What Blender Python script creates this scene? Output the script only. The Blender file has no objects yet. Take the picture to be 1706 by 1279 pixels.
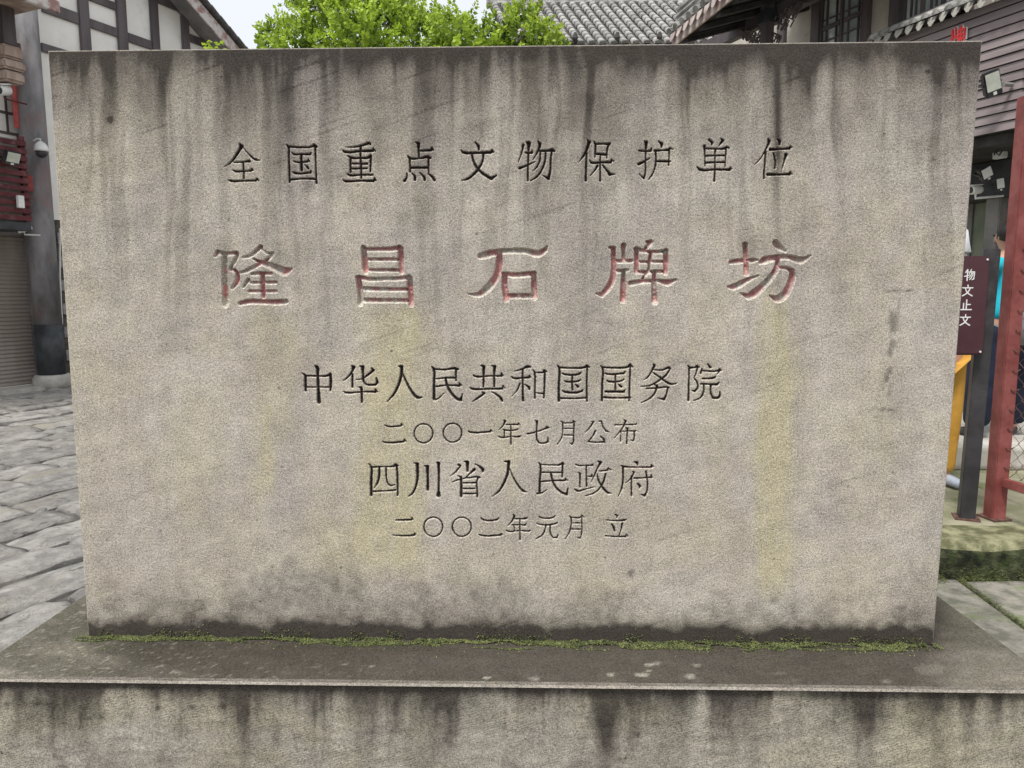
import bpy, bmesh, math, random
import numpy as np
from mathutils import Vector, Matrix, noise as mnoise

random.seed(7); rng = np.random.default_rng(11)
rad = math.radians
S_ = bpy.context.scene
COL = S_.collection

# ------------------------------------------------------------------ camera
FPX = 1230.0                                   # focal length in pixels of a 1706 px wide picture
CAM = np.array([0.0441, -1.5, 1.55])
YAW, PITCH, ROLL = 0.0228, 0.1263, -0.0008
def cam_axes():
    cy, sy = math.cos(YAW), math.sin(YAW)
    f = np.array([-sy, cy, 0]); r = np.array([cy, sy, 0]); u = np.array([0, 0, 1.])
    cp, sp = math.cos(PITCH), math.sin(PITCH)
    f2 = f*cp-u*sp; u2 = u*cp+f*sp
    cr, sr = math.cos(ROLL), math.sin(ROLL)
    return r*cr+u2*sr, u2*cr-r*sr, f2
RX, UX, FX = cam_axes()
cd = bpy.data.cameras.new('camera'); cam = bpy.data.objects.new('camera', cd); COL.objects.link(cam)
cam.matrix_world = Matrix(((RX[0], UX[0], -FX[0], CAM[0]), (RX[1], UX[1], -FX[1], CAM[1]), (RX[2], UX[2], -FX[2], CAM[2]), (0, 0, 0, 1)))
cd.sensor_width = 36; cd.sensor_fit = 'HORIZONTAL'; cd.lens = 36*FPX/1706
cd.clip_start = 0.05; cd.clip_end = 600
S_.camera = cam

# ------------------------------------------------------------------ light: overcast day
SUN_EL, SUN_AZ = 62, -150                      # azimuth of the sun, degrees clockwise from +y
W = bpy.data.worlds.new('World'); S_.world = W; W.use_nodes = True
nt = W.node_tree; nt.nodes.clear()
sky = nt.nodes.new('ShaderNodeTexSky'); sky.sky_type = 'NISHITA'; sky.sun_disc = False
sky.sun_elevation = rad(SUN_EL); sky.sun_rotation = rad(SUN_AZ); sky.dust_density = 3.0
mx = nt.nodes.new('ShaderNodeMix'); mx.data_type = 'RGBA'; mx.inputs[0].default_value = 0.86
mx.inputs[7].default_value = (8.6, 8.9, 9.3, 1)
bg = nt.nodes.new('ShaderNodeBackground'); bg.inputs[1].default_value = 0.050
wo = nt.nodes.new('ShaderNodeOutputWorld')
nt.links.new(sky.outputs[0], mx.inputs[6]); nt.links.new(mx.outputs[2], bg.inputs[0]); nt.links.new(bg.outputs[0], wo.inputs[0])
sd = bpy.data.lights.new('sun', 'SUN'); sd.energy = 1.5; sd.angle = rad(14); sd.color = (1, .97, .92)
so = bpy.data.objects.new('sun', sd); COL.objects.link(so)
a, e = rad(SUN_AZ), rad(SUN_EL)
sdir = Vector((math.sin(a)*math.cos(e), math.cos(a)*math.cos(e), math.sin(e)))
so.rotation_euler = sdir.to_track_quat('Z', 'Y').to_euler()
S_.view_settings.view_transform = 'Standard'; S_.view_settings.look = 'None'
S_.view_settings.exposure = 1.24; S_.view_settings.gamma = 1; S_.view_settings.use_curve_mapping = False

# ------------------------------------------------------------------ surveying helpers
def ray(px, py):
    px = np.asarray(px, float); py = np.asarray(py, float)
    a = (px-853)/FPX; b = (639.5-py)/FPX
    return FX + a[..., None]*RX + b[..., None]*UX
def hit(px, py, p0, n):
    d = ray(px, py); p0 = np.asarray(p0, float); n = np.asarray(n, float)
    t = ((p0-CAM)@n)/(d@n)
    return CAM + d*t[..., None]
def at_z(px, py, z): return hit(px, py, (0, 0, z), (0, 0, 1))
def at_y(px, py, y): return hit(px, py, (0, y, 0), (0, 1, 0))
def project(x, y, z):
    d = np.stack([x-CAM[0], y-CAM[1], z-CAM[2]], -1)
    w = d@FX
    return 853+FPX*(d@RX)/w, 639.5-FPX*(d@UX)/w

def _h(ix, iy, seed):
    h = (ix.astype(np.int64)*374761393 + iy.astype(np.int64)*668265263 + seed*2147483647) & 0xffffffff
    h = ((h ^ (h >> 13))*1274126177) & 0xffffffff
    return ((h ^ (h >> 16)) & 0xffff)/65535.0
def vn(x, y, seed=0):
    x = np.asarray(x, float); y = np.asarray(y, float)
    ix = np.floor(x); iy = np.floor(y); fx = x-ix; fy = y-iy
    fx = fx*fx*(3-2*fx); fy = fy*fy*(3-2*fy)
    a = _h(ix, iy, seed); b = _h(ix+1, iy, seed); c = _h(ix, iy+1, seed); d = _h(ix+1, iy+1, seed)
    return (a*(1-fx)+b*fx)*(1-fy)+(c*(1-fx)+d*fx)*fy
def fbm(x, y, seed=0, o=4):
    s = 0; a = .5; t = 0
    for k in range(o):
        s = s+a*vn(x*2**k, y*2**k, seed+k*17); t += a; a *= .55
    return s/t
def ss(a, b, x):
    t = np.clip((x-a)/(b-a), 0, 1); return t*t*(3-2*t)

# ------------------------------------------------------------------ object helpers
def tag(o, label=None, cat=None, group=None, kind=None):
    if label: o['label'] = label
    if cat: o['category'] = cat
    if group: o['group'] = group
    if kind: o['kind'] = kind
    return o
def thing(name, label, cat, loc=(0, 0, 0), rz=0, group=None):
    o = bpy.data.objects.new(name, None); COL.objects.link(o)
    o.location = loc; o.rotation_euler = (0, 0, rz); o.empty_display_size = .1
    return tag(o, label, cat, group)
class MB:
    def __init__(s): s.v = []; s.f = []
    def add(s, vs, fs):
        n = len(s.v); s.v += [tuple(map(float, p)) for p in vs]; s.f += [tuple(i+n for i in f) for f in fs]; return s
    def box(s, x0, x1, y0, y1, z0, z1, M=None):
        vs = [Vector((x, y, z)) for z in (z0, z1) for y in (y0, y1) for x in (x0, x1)]
        if M is not None: vs = [M@p for p in vs]
        return s.add(vs, [(0, 2, 3, 1), (4, 5, 7, 6), (0, 1, 5, 4), (2, 6, 7, 3), (0, 4, 6, 2), (1, 3, 7, 5)])
    def hexa(s, a, b):   # a: 4 points, b: 4 points
        return s.add(list(a)+list(b), [(3, 2, 1, 0), (4, 5, 6, 7), (0, 1, 5, 4), (1, 2, 6, 5), (2, 3, 7, 6), (3, 0, 4, 7)])
    def tube(s, pts, r, n=8, caps=True):
        pts = [Vector(p) for p in pts]; rs = r if hasattr(r, '__len__') else [r]*len(pts)
        rings = []
        for i, p in enumerate(pts):
            d = (pts[min(i+1, len(pts)-1)]-pts[max(i-1, 0)]).normalized()
            up = Vector((0, 0, 1)) if abs(d.z) < .9 else Vector((0, 1, 0))
            a = d.cross(up).normalized(); b = a.cross(d)
            rings.append([p+(a*math.cos(t)+b*math.sin(t))*rs[i] for t in [2*math.pi*k/n for k in range(n)]])
        vs = [q for R in rings for q in R]; fs = []
        for i in range(len(pts)-1):
            for k in range(n):
                fs.append((i*n+k, i*n+(k+1) % n, (i+1)*n+(k+1) % n, (i+1)*n+k))
        if caps: fs += [tuple(range(n))[::-1], tuple(range((len(pts)-1)*n, len(pts)*n))]
        return s.add(vs, fs)
    def lathe(s, prof, n=20, M=None):
        vs = []; fs = []
        for (r, z) in prof:
            for k in range(n):
                p = Vector((r*math.cos(2*math.pi*k/n), r*math.sin(2*math.pi*k/n), z)); vs.append(M@p if M is not None else p)
        for i in range(len(prof)-1):
            for k in range(n): fs.append((i*n+k, i*n+(k+1) % n, (i+1)*n+(k+1) % n, (i+1)*n+k))
        fs += [tuple(range(n))[::-1], tuple(range((len(prof)-1)*n, len(prof)*n))]
        return s.add(vs, fs)
    def mesh(s, name):
        me = bpy.data.meshes.new(name); me.from_pydata(s.v, [], s.f); me.update(); return me
    def build(s, name, mat, parent=None, bevel=0, smooth=False, loc=None):
        me = s.mesh(name)
        if bevel:
            bm = bmesh.new(); bm.from_mesh(me)
            bmesh.ops.remove_doubles(bm, verts=bm.verts, dist=1e-5)
            bmesh.ops.bevel(bm, geom=[e for e in bm.edges if e.is_manifold and e.calc_face_angle(0) > .6], offset=bevel, segments=2, affect='EDGES', clamp_overlap=True)
            bm.to_mesh(me); bm.free()
        if smooth: me.polygons.foreach_set('use_smooth', [True]*len(me.polygons))
        me.materials.append(mat)
        o = bpy.data.objects.new(name, me); COL.objects.link(o); o.parent = parent
        if loc is not None: o.location = loc
        return o
def clone(o, parent, loc=None, rot=None, scale=None):
    c = o.copy(); COL.objects.link(c); c.parent = parent
    if loc is not None: c.location = loc
    if rot is not None: c.rotation_euler = rot
    if scale is not None: c.scale = scale
    return c

# ------------------------------------------------------------------ materials
class NG:
    def __init__(s, name):
        s.m = bpy.data.materials.new(name); s.m.use_nodes = True; s.t = s.m.node_tree; s.t.nodes.clear()
        s.out = s.n('ShaderNodeOutputMaterial'); s.p = s.n('ShaderNodeBsdfPrincipled'); s.l(s.p.outputs[0], s.out.inputs[0])
        s.tc = s.n('ShaderNodeTexCoord')
    def n(s, t, **k):
        nd = s.t.nodes.new(t)
        for a, b in k.items(): setattr(nd, a, b)
        return nd
    def l(s, a, b): s.t.links.new(a, b)
    def put(s, sock, v):
        if hasattr(v, 'is_linked') or isinstance(v, bpy.types.NodeSocket): s.l(v, sock)
        elif v is not None: sock.default_value = v
    def coord(s, scale=(1, 1, 1), rot=(0, 0, 0), src='Object'):
        m = s.n('ShaderNodeMapping'); s.l(s.tc.outputs[src], m.inputs[0]); m.inputs['Scale'].default_value = scale; m.inputs['Rotation'].default_value = rot
        return m.outputs[0]
    def coord2(s, rot, scale, src=None):
        m = s.n('ShaderNodeMapping'); s.l(src or s.tc.outputs['Object'], m.inputs[0]); m.inputs['Rotation'].default_value = rot
        m2 = s.n('ShaderNodeMapping'); s.l(m.outputs[0], m2.inputs[0]); m2.inputs['Scale'].default_value = scale
        return m2.outputs[0]
    def noise(s, co, scale, detail=4, rough=.55, dist=0):
        q = s.n('ShaderNodeTexNoise'); s.l(co, q.inputs['Vector']); q.inputs['Scale'].default_value = scale
        q.inputs['Detail'].default_value = detail; q.inputs['Roughness'].default_value = rough; q.inputs['Distortion'].default_value = dist
        return q.outputs['Fac']
    def ramp(s, v, a, b, lo=0., hi=1.):
        q = s.n('ShaderNodeMapRange'); q.interpolation_type = 'SMOOTHSTEP'; s.put(q.inputs['Value'], v)
        q.inputs['From Min'].default_value = a; q.inputs['From Max'].default_value = b; q.inputs['To Min'].default_value = lo; q.inputs['To Max'].default_value = hi
        return q.outputs['Result']
    def math(s, op, a, b=None, clamp=False):
        q = s.n('ShaderNodeMath', operation=op, use_clamp=clamp); s.put(q.inputs[0], a)
        if b is not None: s.put(q.inputs[1], b)
        return q.outputs[0]
    def mix(s, f, a, b, mode='MIX'):
        q = s.n('ShaderNodeMix', data_type='RGBA', blend_type=mode); s.put(q.inputs[0], f)
        for k, v in ((6, a), (7, b)):
            if isinstance(v, (tuple, list)): q.inputs[k].default_value = (*v[:3], 1)
            else: s.l(v, q.inputs[k])
        return q.outputs[2]
    def attr(s, name):
        q = s.n('ShaderNodeAttribute', attribute_name=name); return q.outputs['Fac']
    def bump(s, h, strength, dist=.01, prev=None):
        q = s.n('ShaderNodeBump'); s.l(h, q.inputs['Height']); q.inputs['Strength'].default_value = strength; q.inputs['Distance'].default_value = dist
        if prev is not None: s.l(prev, q.inputs['Normal'])
        return q.outputs[0]
    def done(s, col, rough=.8, normal=None, metal=0, spec=.3):
        s.put(s.p.inputs['Base Color'], col if not isinstance(col, (tuple, list)) else (*col[:3], 1))
        s.put(s.p.inputs['Roughness'], rough); s.p.inputs['Metallic'].default_value = metal
        s.p.inputs['Specular IOR Level'].default_value = spec
        if normal is not None: s.l(normal, s.p.inputs['Normal'])
        return s.m
def pmat(name, c1, c2, scale=4, rough=.8, bump=.3, bdist=.004, stretch=(1, 1, 1), lo=.35, hi=.65, metal=0, spec=.3, rand=0., dirt=None, dscale=1.5):
    g = NG(name); co = g.coord(stretch)
    f = g.ramp(g.noise(co, scale, 6, .6), lo, hi)
    c = g.mix(f, c1, c2)
    if dirt:
        c = g.mix(g.ramp(g.noise(g.coord(), dscale, 5, .65, .4), .5, .72), c, dirt)
    if rand:
        oi = g.n('ShaderNodeObjectInfo')
        v = g.ramp(oi.outputs['Random'], 0, 1, 1-rand, 1+rand)
        q = g.n('ShaderNodeVectorMath', operation='SCALE'); g.l(c, q.inputs[0]); g.l(v, q.inputs['Scale']); c = q.outputs[0]
    nrm = g.bump(g.noise(co, scale*5, 5, .65), bump, bdist) if bump else None
    return g.done(c, rough, nrm, metal, spec)

def sandstone():
    g = NG('weathered_sandstone'); co = g.coord()
    # fine speckled grain of the rubbed stone
    n1 = g.noise(co, 430, 3, .7); n2 = g.noise(co, 210, 2, .6); n3 = g.noise(co, 5.5, 5, .55)
    v = g.n('ShaderNodeTexVoronoi'); g.l(co, v.inputs['Vector']); v.inputs['Scale'].default_value = 480
    cell = g.n('ShaderNodeSeparateColor'); g.l(v.outputs['Color'], cell.inputs[0])
    base = g.mix(g.ramp(n3, .3, .7), (.415, .368, .312), (.505, .458, .392))
    grain = g.math('ADD', g.ramp(n1, .33, .67, -.36, .36), g.ramp(n2, .32, .68, -.15, .15))
    grain = g.math('ADD', grain, g.ramp(cell.outputs[0], 0, 1, -.13, .13))
    # bedding: faint dipping bands
    cb = g.coord2((0, rad(17), 0), (1.0, 1, 9.0)); bands = g.noise(cb, 2.6, 5, .6, .3)
    grain = g.math('ADD', grain, g.ramp(bands, .35, .65, -.05, .05))
    cr = g.coord2((0, rad(17), 0), (1.0, 1, 1.0))
    wv = g.n('ShaderNodeTexWave', wave_type='BANDS', bands_direction='Z'); g.l(cr, wv.inputs['Vector']); wv.inputs['Scale'].default_value = 62; wv.inputs['Distortion'].default_value = 7; wv.inputs['Detail'].default_value = 3; wv.inputs['Detail Scale'].default_value = .7
    tool = g.math('MULTIPLY', g.attr('tool'), g.math('SUBTRACT', wv.outputs['Fac'], .5))
    grain = g.math('ADD', grain, g.math('MULTIPLY', tool, .30))
    pv_ = g.n('ShaderNodeTexVoronoi'); g.l(co, pv_.inputs['Vector']); pv_.inputs['Scale'].default_value = 34; pv_.inputs['Randomness'].default_value = 1
    pc = g.n('ShaderNodeSeparateColor'); g.l(pv_.outputs['Color'], pc.inputs[0])
    pit = g.math('MULTIPLY', g.ramp(pv_.outputs['Distance'], .05, .15, 1, 0), g.ramp(pc.outputs[0], .84, .92))
    grain = g.math('SUBTRACT', grain, g.math('MULTIPLY', pit, .45))
    grain = g.math('ADD', grain, g.ramp(g.noise(co, 26, 4, .7), .3, .7, -.10, .10))
    def scale(c, f):
        q = g.n('ShaderNodeVectorMath', operation='SCALE'); g.l(c, q.inputs[0]); g.l(f, q.inputs['Scale']); return q.outputs[0]
    yl = g.attr('yellow'); gr = g.attr('green'); dk = g.attr('dark'); lt = g.attr('light'); rd = g.attr('red'); ink = g.attr('ink'); mv = g.attr('mauve')
    c = g.mix(mv, base, (.385, .345, .315))
    c = g.mix(yl, c, (.47, .42, .285))
    c = g.mix(gr, c, (.110, .118, .070))
    c = g.mix(lt, c, (.56, .52, .45))
    c = g.mix(dk, c, (.042, .034, .028))
    c = scale(c, g.math('ADD', grain, 1.0))
    c = g.mix(rd, c, (.53, .24, .235))
    c = g.mix(ink, c, (.020, .012, .010))
    h = g.math('ADD', g.math('MULTIPLY', n1, .6), g.math('MULTIPLY', n2, .8))
    nr = g.bump(h, .55, .0022)
    nr = g.bump(g.noise(co, 30, 4, .6), .25, .004, nr)
    return g.done(c, .88, nr, spec=.25)
M = {}
M['stone'] = sandstone()

# ------------------------------------------------------------------ carved inscription: strokes traced in picture pixels of each survey crop
# (origin x, origin y, scale, depth of cut, chars: name, strokes);  a stroke is "x,y,w x,y,w ..."
ROWS = []
ROWS.append((365, 220, 7.108, 's', [
 ['240,140,20 262,165,45 240,205,34 180,300,28 120,370,20 65,405,8', '285,185,12 330,240,14 385,295,22 430,325,26 480,330,8', '175,357,16 300,350,20 350,342,34 365,348,18', '165,452,14 185,462,26 300,460,20 375,455,24 385,435,22 398,452,14', '283,365,22 287,455,22 290,550,20', '112,568,14 135,577,26 290,575,22 430,572,24 445,550,20 465,572,16'],
 ['800,150,18 820,180,26 822,300,24 830,450,24 832,590,26', '820,170,22 970,178,22 1110,165,24 1120,150,30 1150,172,28', '1135,180,26 1140,300,22 1145,450,22 1150,600,24', '840,562,26 970,552,20 1110,552,26 1140,555,26', '860,245,16 885,262,26 970,258,20 1075,262,26 1085,245,18', '880,342,14 900,352,22 1045,350,22 1055,325,16 1070,350,14', '870,470,14 895,485,26 1080,478,24 1085,460,18', '972,270,26 970,350,32 975,450,34', '1010,385,14 1040,410,28 1052,430,24']]))
ROWS.append((565, 220, 6.093, 's', [
 ['65,150,8 150,150,16 240,130,24 300,110,26 315,122,22', '40,188,18 60,200,26 200,192,24 340,188,28 345,165,16 365,190,16', '217,140,22 215,250,20 222,350,24 222,465,18', '85,240,14 115,258,24 220,262,20 300,255,26 318,240,26', '115,265,24 113,340,22 115,405,20', '318,250,22 318,330,20 315,400,18', '135,318,20 215,320,18 285,320,22', '130,370,20 280,367,18', '85,425,14 105,437,24 220,432,18 320,432,22 340,432,18', '42,488,16 65,497,24 220,492,20 345,495,26 358,470,20 370,492,16'],
 ['775,102,12 805,115,34 805,180,24 810,255,22', '820,188,20 935,182,24 940,155,18 955,182,16', '695,242,14 715,262,26 810,266,18 900,250,30 925,262,22', '715,265,24 718,340,20 720,400,20', '905,260,22 907,330,20 908,405,18', '730,360,24 900,358,24', '688,420,12 685,460,18 662,492,28', '740,418,14 768,450,24 768,485,26', '822,415,12 860,455,28 868,485,24', '905,422,14 945,455,26 968,488,26'],
 ['1385,105,18 1415,145,28 1418,180,18', '1240,185,16 1260,205,28 1400,208,24 1540,205,30 1550,180,20 1565,200,18', '1465,215,22 1455,290,22 1415,370,26 1350,440,26 1300,475,22 1245,490,8', '1348,220,22 1365,300,24 1410,375,26 1480,435,26 1545,470,34 1595,440,16']]))
ROWS.append((755, 220, 6.093, 's', [
 ['710,130,26 702,180,18 685,240,14 662,305,8', '735,208,20 785,210,20 798,205,28 800,190,16', '745,100,16 768,112,38 765,200,20 760,350,20 758,490,20', '675,365,28 740,340,22 830,300,10', '865,95,16 880,120,32 865,180,20 840,230,16 810,280,8', '870,188,20 960,188,22 1005,180,34 1030,192,18', '1000,200,22 990,300,20 985,400,22 968,470,32 910,440,8', '885,210,18 880,290,18 850,350,16 808,395,8', '940,210,20 930,300,22 890,400,20 840,460,18 785,492,10']]))
ROWS.append((950, 220, 8.53, 's', [
 ['245,110,20 270,145,48 235,250,36 180,350,28 120,430,10', '235,300,30 228,450,30 222,685,34', '340,135,20 360,170,32 358,260,30 352,355,22', '365,165,30 460,165,26 560,165,36', '545,175,32 525,260,26 520,370,18', '370,308,34 520,318,32', '430,320,22 428,400,24 428,690,28', '280,405,18 305,432,34 430,428,30 580,425,36 588,390,20 620,412,18', '390,475,32 350,540,26 285,620,12', '465,470,24 520,540,30 565,600,40 640,595,10'],
 ['1060,130,20 1085,145,46 1078,260,26 1072,450,22 1070,580,26 1048,655,30 985,595,10', '980,262,26 1070,268,24 1150,265,28 1155,225,18', '975,455,40 1060,410,26 1130,372,14', '1260,130,18 1300,165,42 1300,210,24', '1205,262,34 1320,255,24 1400,245,34 1420,225,26 1460,240,18', '1412,250,26 1408,350,22 1400,470,22', '1235,412,30 1400,415,34 1420,415,24', '1215,260,28 1222,400,28 1205,510,24 1170,600,22 1115,670,14']]))
ROWS.append((1140, 220, 8.53, 's', [
 ['355,105,30 400,145,36 395,180,18', '530,95,24 550,120,40 515,165,26 490,200,8', '290,195,36 297,330,22 298,480,18', '300,230,26 440,235,24 590,225,32 605,210,30 640,225,20', '600,235,24 592,350,22 583,490,16', '315,335,28 440,330,22 590,330,26', '310,432,30 440,428,24 580,425,28', '445,240,26 440,400,22 440,530,22 430,690,30', '190,498,18 225,530,36 440,530,26 650,532,36 658,500,18 675,520,16'],
 ['1195,95,22 1210,125,42 1170,230,26 1110,340,18 1060,405,16 1000,460,6', '1160,280,30 1150,450,26 1138,560,26 1138,650,30', '1325,95,24 1360,130,44 1355,175,28', '1225,245,40 1350,240,26 1500,230,34 1510,200,20 1535,220,16', '1272,300,24 1295,390,28 1300,450,28 1290,510,26', '1450,320,48 1430,390,26 1405,480,16 1380,570,6', '1190,600,42 1350,600,30 1505,595,36 1510,560,18 1540,600,16']]))
ROWS.append((340, 390, 8.53, 'b', [
 ['160,310,45 190,255,70 300,280,60 400,270,60 455,265,60', '285,280,80 290,500,85 295,750,90 305,1000,90', '465,270,55 455,340,60 410,420,55 370,475,40', '370,500,45 440,520,55 475,600,70 460,690,75 400,765,50', '800,180,70 730,250,65 640,310,60 560,330,40', '815,215,30 900,270,40 970,270,50 930,330,60 870,375,45', '700,350,30 800,400,70 920,440,90 1050,490,110 1140,530,130 1240,495,40', '780,430,60 680,480,65 590,525,60 520,545,40', '680,565,50 800,560,60 950,560,50', '825,570,70 830,750,70 840,890,60', '625,650,60 560,750,40', '670,690,46 1020,685,50', '640,812,50 1020,812,50', '520,985,75 620,960,80 850,965,75 1100,965,85 1160,960,80']]))
ROWS.append((550, 390, 8.53, 'b', [
 ['470,190,70 485,300,85 500,500,85 510,540,60', '470,215,60 700,215,65 930,205,75 980,190,80', '1000,210,85 1005,350,90 1010,540,70', '550,360,55 960,360,55', '560,510,55 960,515,60', '395,620,75 410,700,85 430,850,85 430,990,75', '400,610,60 560,640,70 800,635,60 1050,625,65 1120,610,75', '1130,630,85 1140,800,90 1150,1000,80', '470,775,70 750,785,65 1090,785,60', '490,940,70 1100,945,65']]))
ROWS.append((750, 390, 8.53, 'b', [
 ['430,310,90 520,290,110 700,250,80 900,235,80 1100,245,85 1250,280,100 1340,230,80 1375,175,30', '700,280,90 700,400,110 670,560,100 600,690,110 500,800,110 400,860,80 260,850,20', '745,560,50 900,580,80 1190,560,80', '775,590,90 775,750,90 800,930,80', '1190,570,80 1195,750,90 1200,900,80', '810,880,80 1000,880,80 1190,880,80']]))
ROWS.append((970, 390, 8.53, 'b', [
 ['390,188,45 445,200,70 450,330,80 450,500,80 430,640,90 370,760,90 280,860,80 200,845,25', '590,160,80 590,230,65 595,360,60', '500,385,60 700,380,60', '475,530,60 640,510,50', '590,540,60 585,700,85 580,940,90', '920,105,45 975,110,70 930,170,65 880,220,40', '770,215,80 900,245,50 1150,245,55 1200,230,60', '775,230,75 775,400,75 770,540,60', '1190,240,80 1195,400,85 1185,560,60', '815,395,50 1150,390,50', '790,540,55 1150,530,60', '975,270,55 960,400,60 950,500,50 860,630,40', '690,700,80 800,680,70 1000,665,60 1100,665,60 1210,690,100 1330,650,40', '1030,540,60 1025,700,80 1030,960,90']]))
ROWS.append((1190, 390, 8.53, 'b', [
 ['440,150,85 450,250,75 460,400,80 460,560,80', '235,400,60 330,385,80 450,375,60 540,375,70 620,365,30', '200,745,40 280,750,95 400,690,90 500,640,60 630,590,25', '870,120,90 930,190,90 1010,240,40', '660,400,60 720,370,110 900,330,80 1080,330,80 1230,370,105 1310,340,60 1375,300,20', '910,370,70 890,480,80 800,620,90 680,750,105 560,850,115 490,890,90 370,835,20', '930,475,50 1030,485,60 1110,520,70 1110,600,95 1060,760,105 980,880,115 900,920,110 790,870,20']]))
ROWS.append((490, 590, 5.687, 's', [
 ['195,110,10 215,125,32 222,200,24 228,330,26 235,455,34', '75,180,10 100,200,22 105,260,24 108,345,22', '110,205,16 230,207,14 330,200,20 340,188,24', '342,195,26 345,260,24 343,345,18', '125,313,14 230,312,12 335,313,16'],
 ['545,110,14 562,125,32 545,170,20 500,225,16 465,252,8', '550,190,20 552,315,18', '625,115,14 648,122,30 652,200,20 660,265,22 690,290,18 770,290,20 785,270,26 778,225,10', '735,135,16 750,155,24 700,195,20 640,235,12 582,242,6', '465,352,10 490,365,20 640,357,14 770,357,22 770,335,14 790,357,10', '610,312,10 635,318,24 640,380,22 640,455,20'],
 ['990,115,12 1018,120,30 1015,200,24 985,300,24 940,385,20 880,450,8', '1025,175,12 1060,260,18 1110,350,24 1165,410,28 1215,410,8'],
 ['1305,120,12 1322,140,22 1325,280,22 1325,425,26 1345,430,14 1420,370,8', '1330,143,16 1430,147,16 1520,135,22 1550,145,20', '1533,145,20 1533,250,16', '1340,235,14 1440,225,16 1530,225,18', '1340,308,16 1450,295,14 1570,300,20 1565,275,12 1588,298,10', '1435,230,20 1450,300,24 1490,370,24 1545,425,26 1580,435,26 1595,375,8']]))
ROWS.append((700, 590, 5.687, 's', [
 ['575,108,12 602,120,28 602,200,20 600,310,18', '682,110,12 705,118,28 702,200,20 702,308,18', '505,198,12 525,212,20 650,207,14 770,207,20 770,183,14 785,205,12', '475,318,12 495,330,20 640,330,16 780,328,20 785,300,12 805,325,10', '590,360,14 608,372,20 550,415,20 498,448,8', '680,360,10 720,380,16 765,420,26 778,442,20'],
 ['890,162,8 960,145,14 1020,118,24 1045,122,16', '870,218,14 890,230,20 970,225,14 1030,222,20 1035,203,12 1048,220,10', '972,150,16 972,280,18 975,440,22', '945,280,16 920,340,14 870,400,6', '985,285,8 1030,315,24 1035,335,18', '1070,150,10 1085,175,18 1088,300,16 1088,415,18', '1085,175,14 1170,175,14 1175,155,22 1195,165,16', '1182,175,20 1178,300,16 1173,415,16', '1100,368,10 1170,375,18'],
 ['1300,105,10 1318,130,22 1315,280,22 1315,440,24', '1320,127,18 1450,132,16 1570,122,20 1580,108,20 1602,125,14', '1585,125,18 1580,280,16 1580,445,18', '1325,418,18 1450,420,14 1585,415,18', '1350,183,14 1370,192,18 1510,187,18 1522,175,12', '1370,255,12 1390,262,18 1500,255,16 1520,245,12', '1350,348,14 1370,358,22 1530,352,18 1540,340,14', '1443,195,16 1440,260,18 1445,340,16', '1470,285,8 1495,308,24']]))
ROWS.append((920, 590, 5.687, 's', [
 ['460,110,10 478,130,20 475,280,20 472,440,22', '480,125,16 600,130,16 725,118,20 738,100,20 765,122,12', '742,125,18 735,280,16 730,440,16', '485,410,18 600,415,14 740,412,18', '505,182,14 525,190,18 680,182,18 690,165,12', '520,250,12 540,260,18 660,252,16 680,240,12', '505,355,20 680,357,22 690,340,12', '600,195,14 600,335,16', '625,285,8 655,308,22'],
 ['960,95,14 970,110,22 940,170,16 905,220,14 870,245,6', '970,150,12 1050,150,14 1105,130,22 1120,138,14 1080,200,18 1000,260,18 920,300,14 840,305,6', '955,175,10 1030,225,18 1100,275,20 1140,285,18 1185,275,6', '895,325,16 990,322,14 1080,312,16 1105,318,16', '1095,325,18 1085,380,16 1060,430,22 1000,415,6', '970,290,10 995,300,22 985,345,16 940,410,16 850,460,8'],
 ['1288,110,12 1305,130,20 1360,125,14 1375,118,26 1395,125,12', '1300,135,18 1297,280,16 1292,440,20', '1378,130,16 1362,190,14 1345,225,10', '1345,225,10 1375,270,16 1380,320,18 1352,350,22 1325,345,8', '1475,95,12 1500,125,24', '1420,140,14 1410,180,20', '1430,158,14 1570,158,16 1588,145,20 1605,160,10', '1590,160,14 1562,190,8', '1425,232,14 1540,222,20 1550,210,12', '1410,282,16 1500,285,16 1565,285,22 1580,268,12', '1440,290,14 1438,350,16 1410,410,16 1340,440,8', '1505,295,18 1505,370,16 1525,415,20 1570,415,22 1590,395,22 1590,355,8']]))
ROWS.append((620, 685, 7.108, 's', [
 ['155,168,12 175,180,18 340,175,20 345,150,12 360,172,10', '122,355,10 150,370,20 375,362,22 380,335,14 402,362,10'],
 ['O607,264,111,16'], ['O951,257,110,16'],
 ['1140,238,12 1160,250,20 1400,243,20 1405,222,16 1425,240,10']]))
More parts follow.
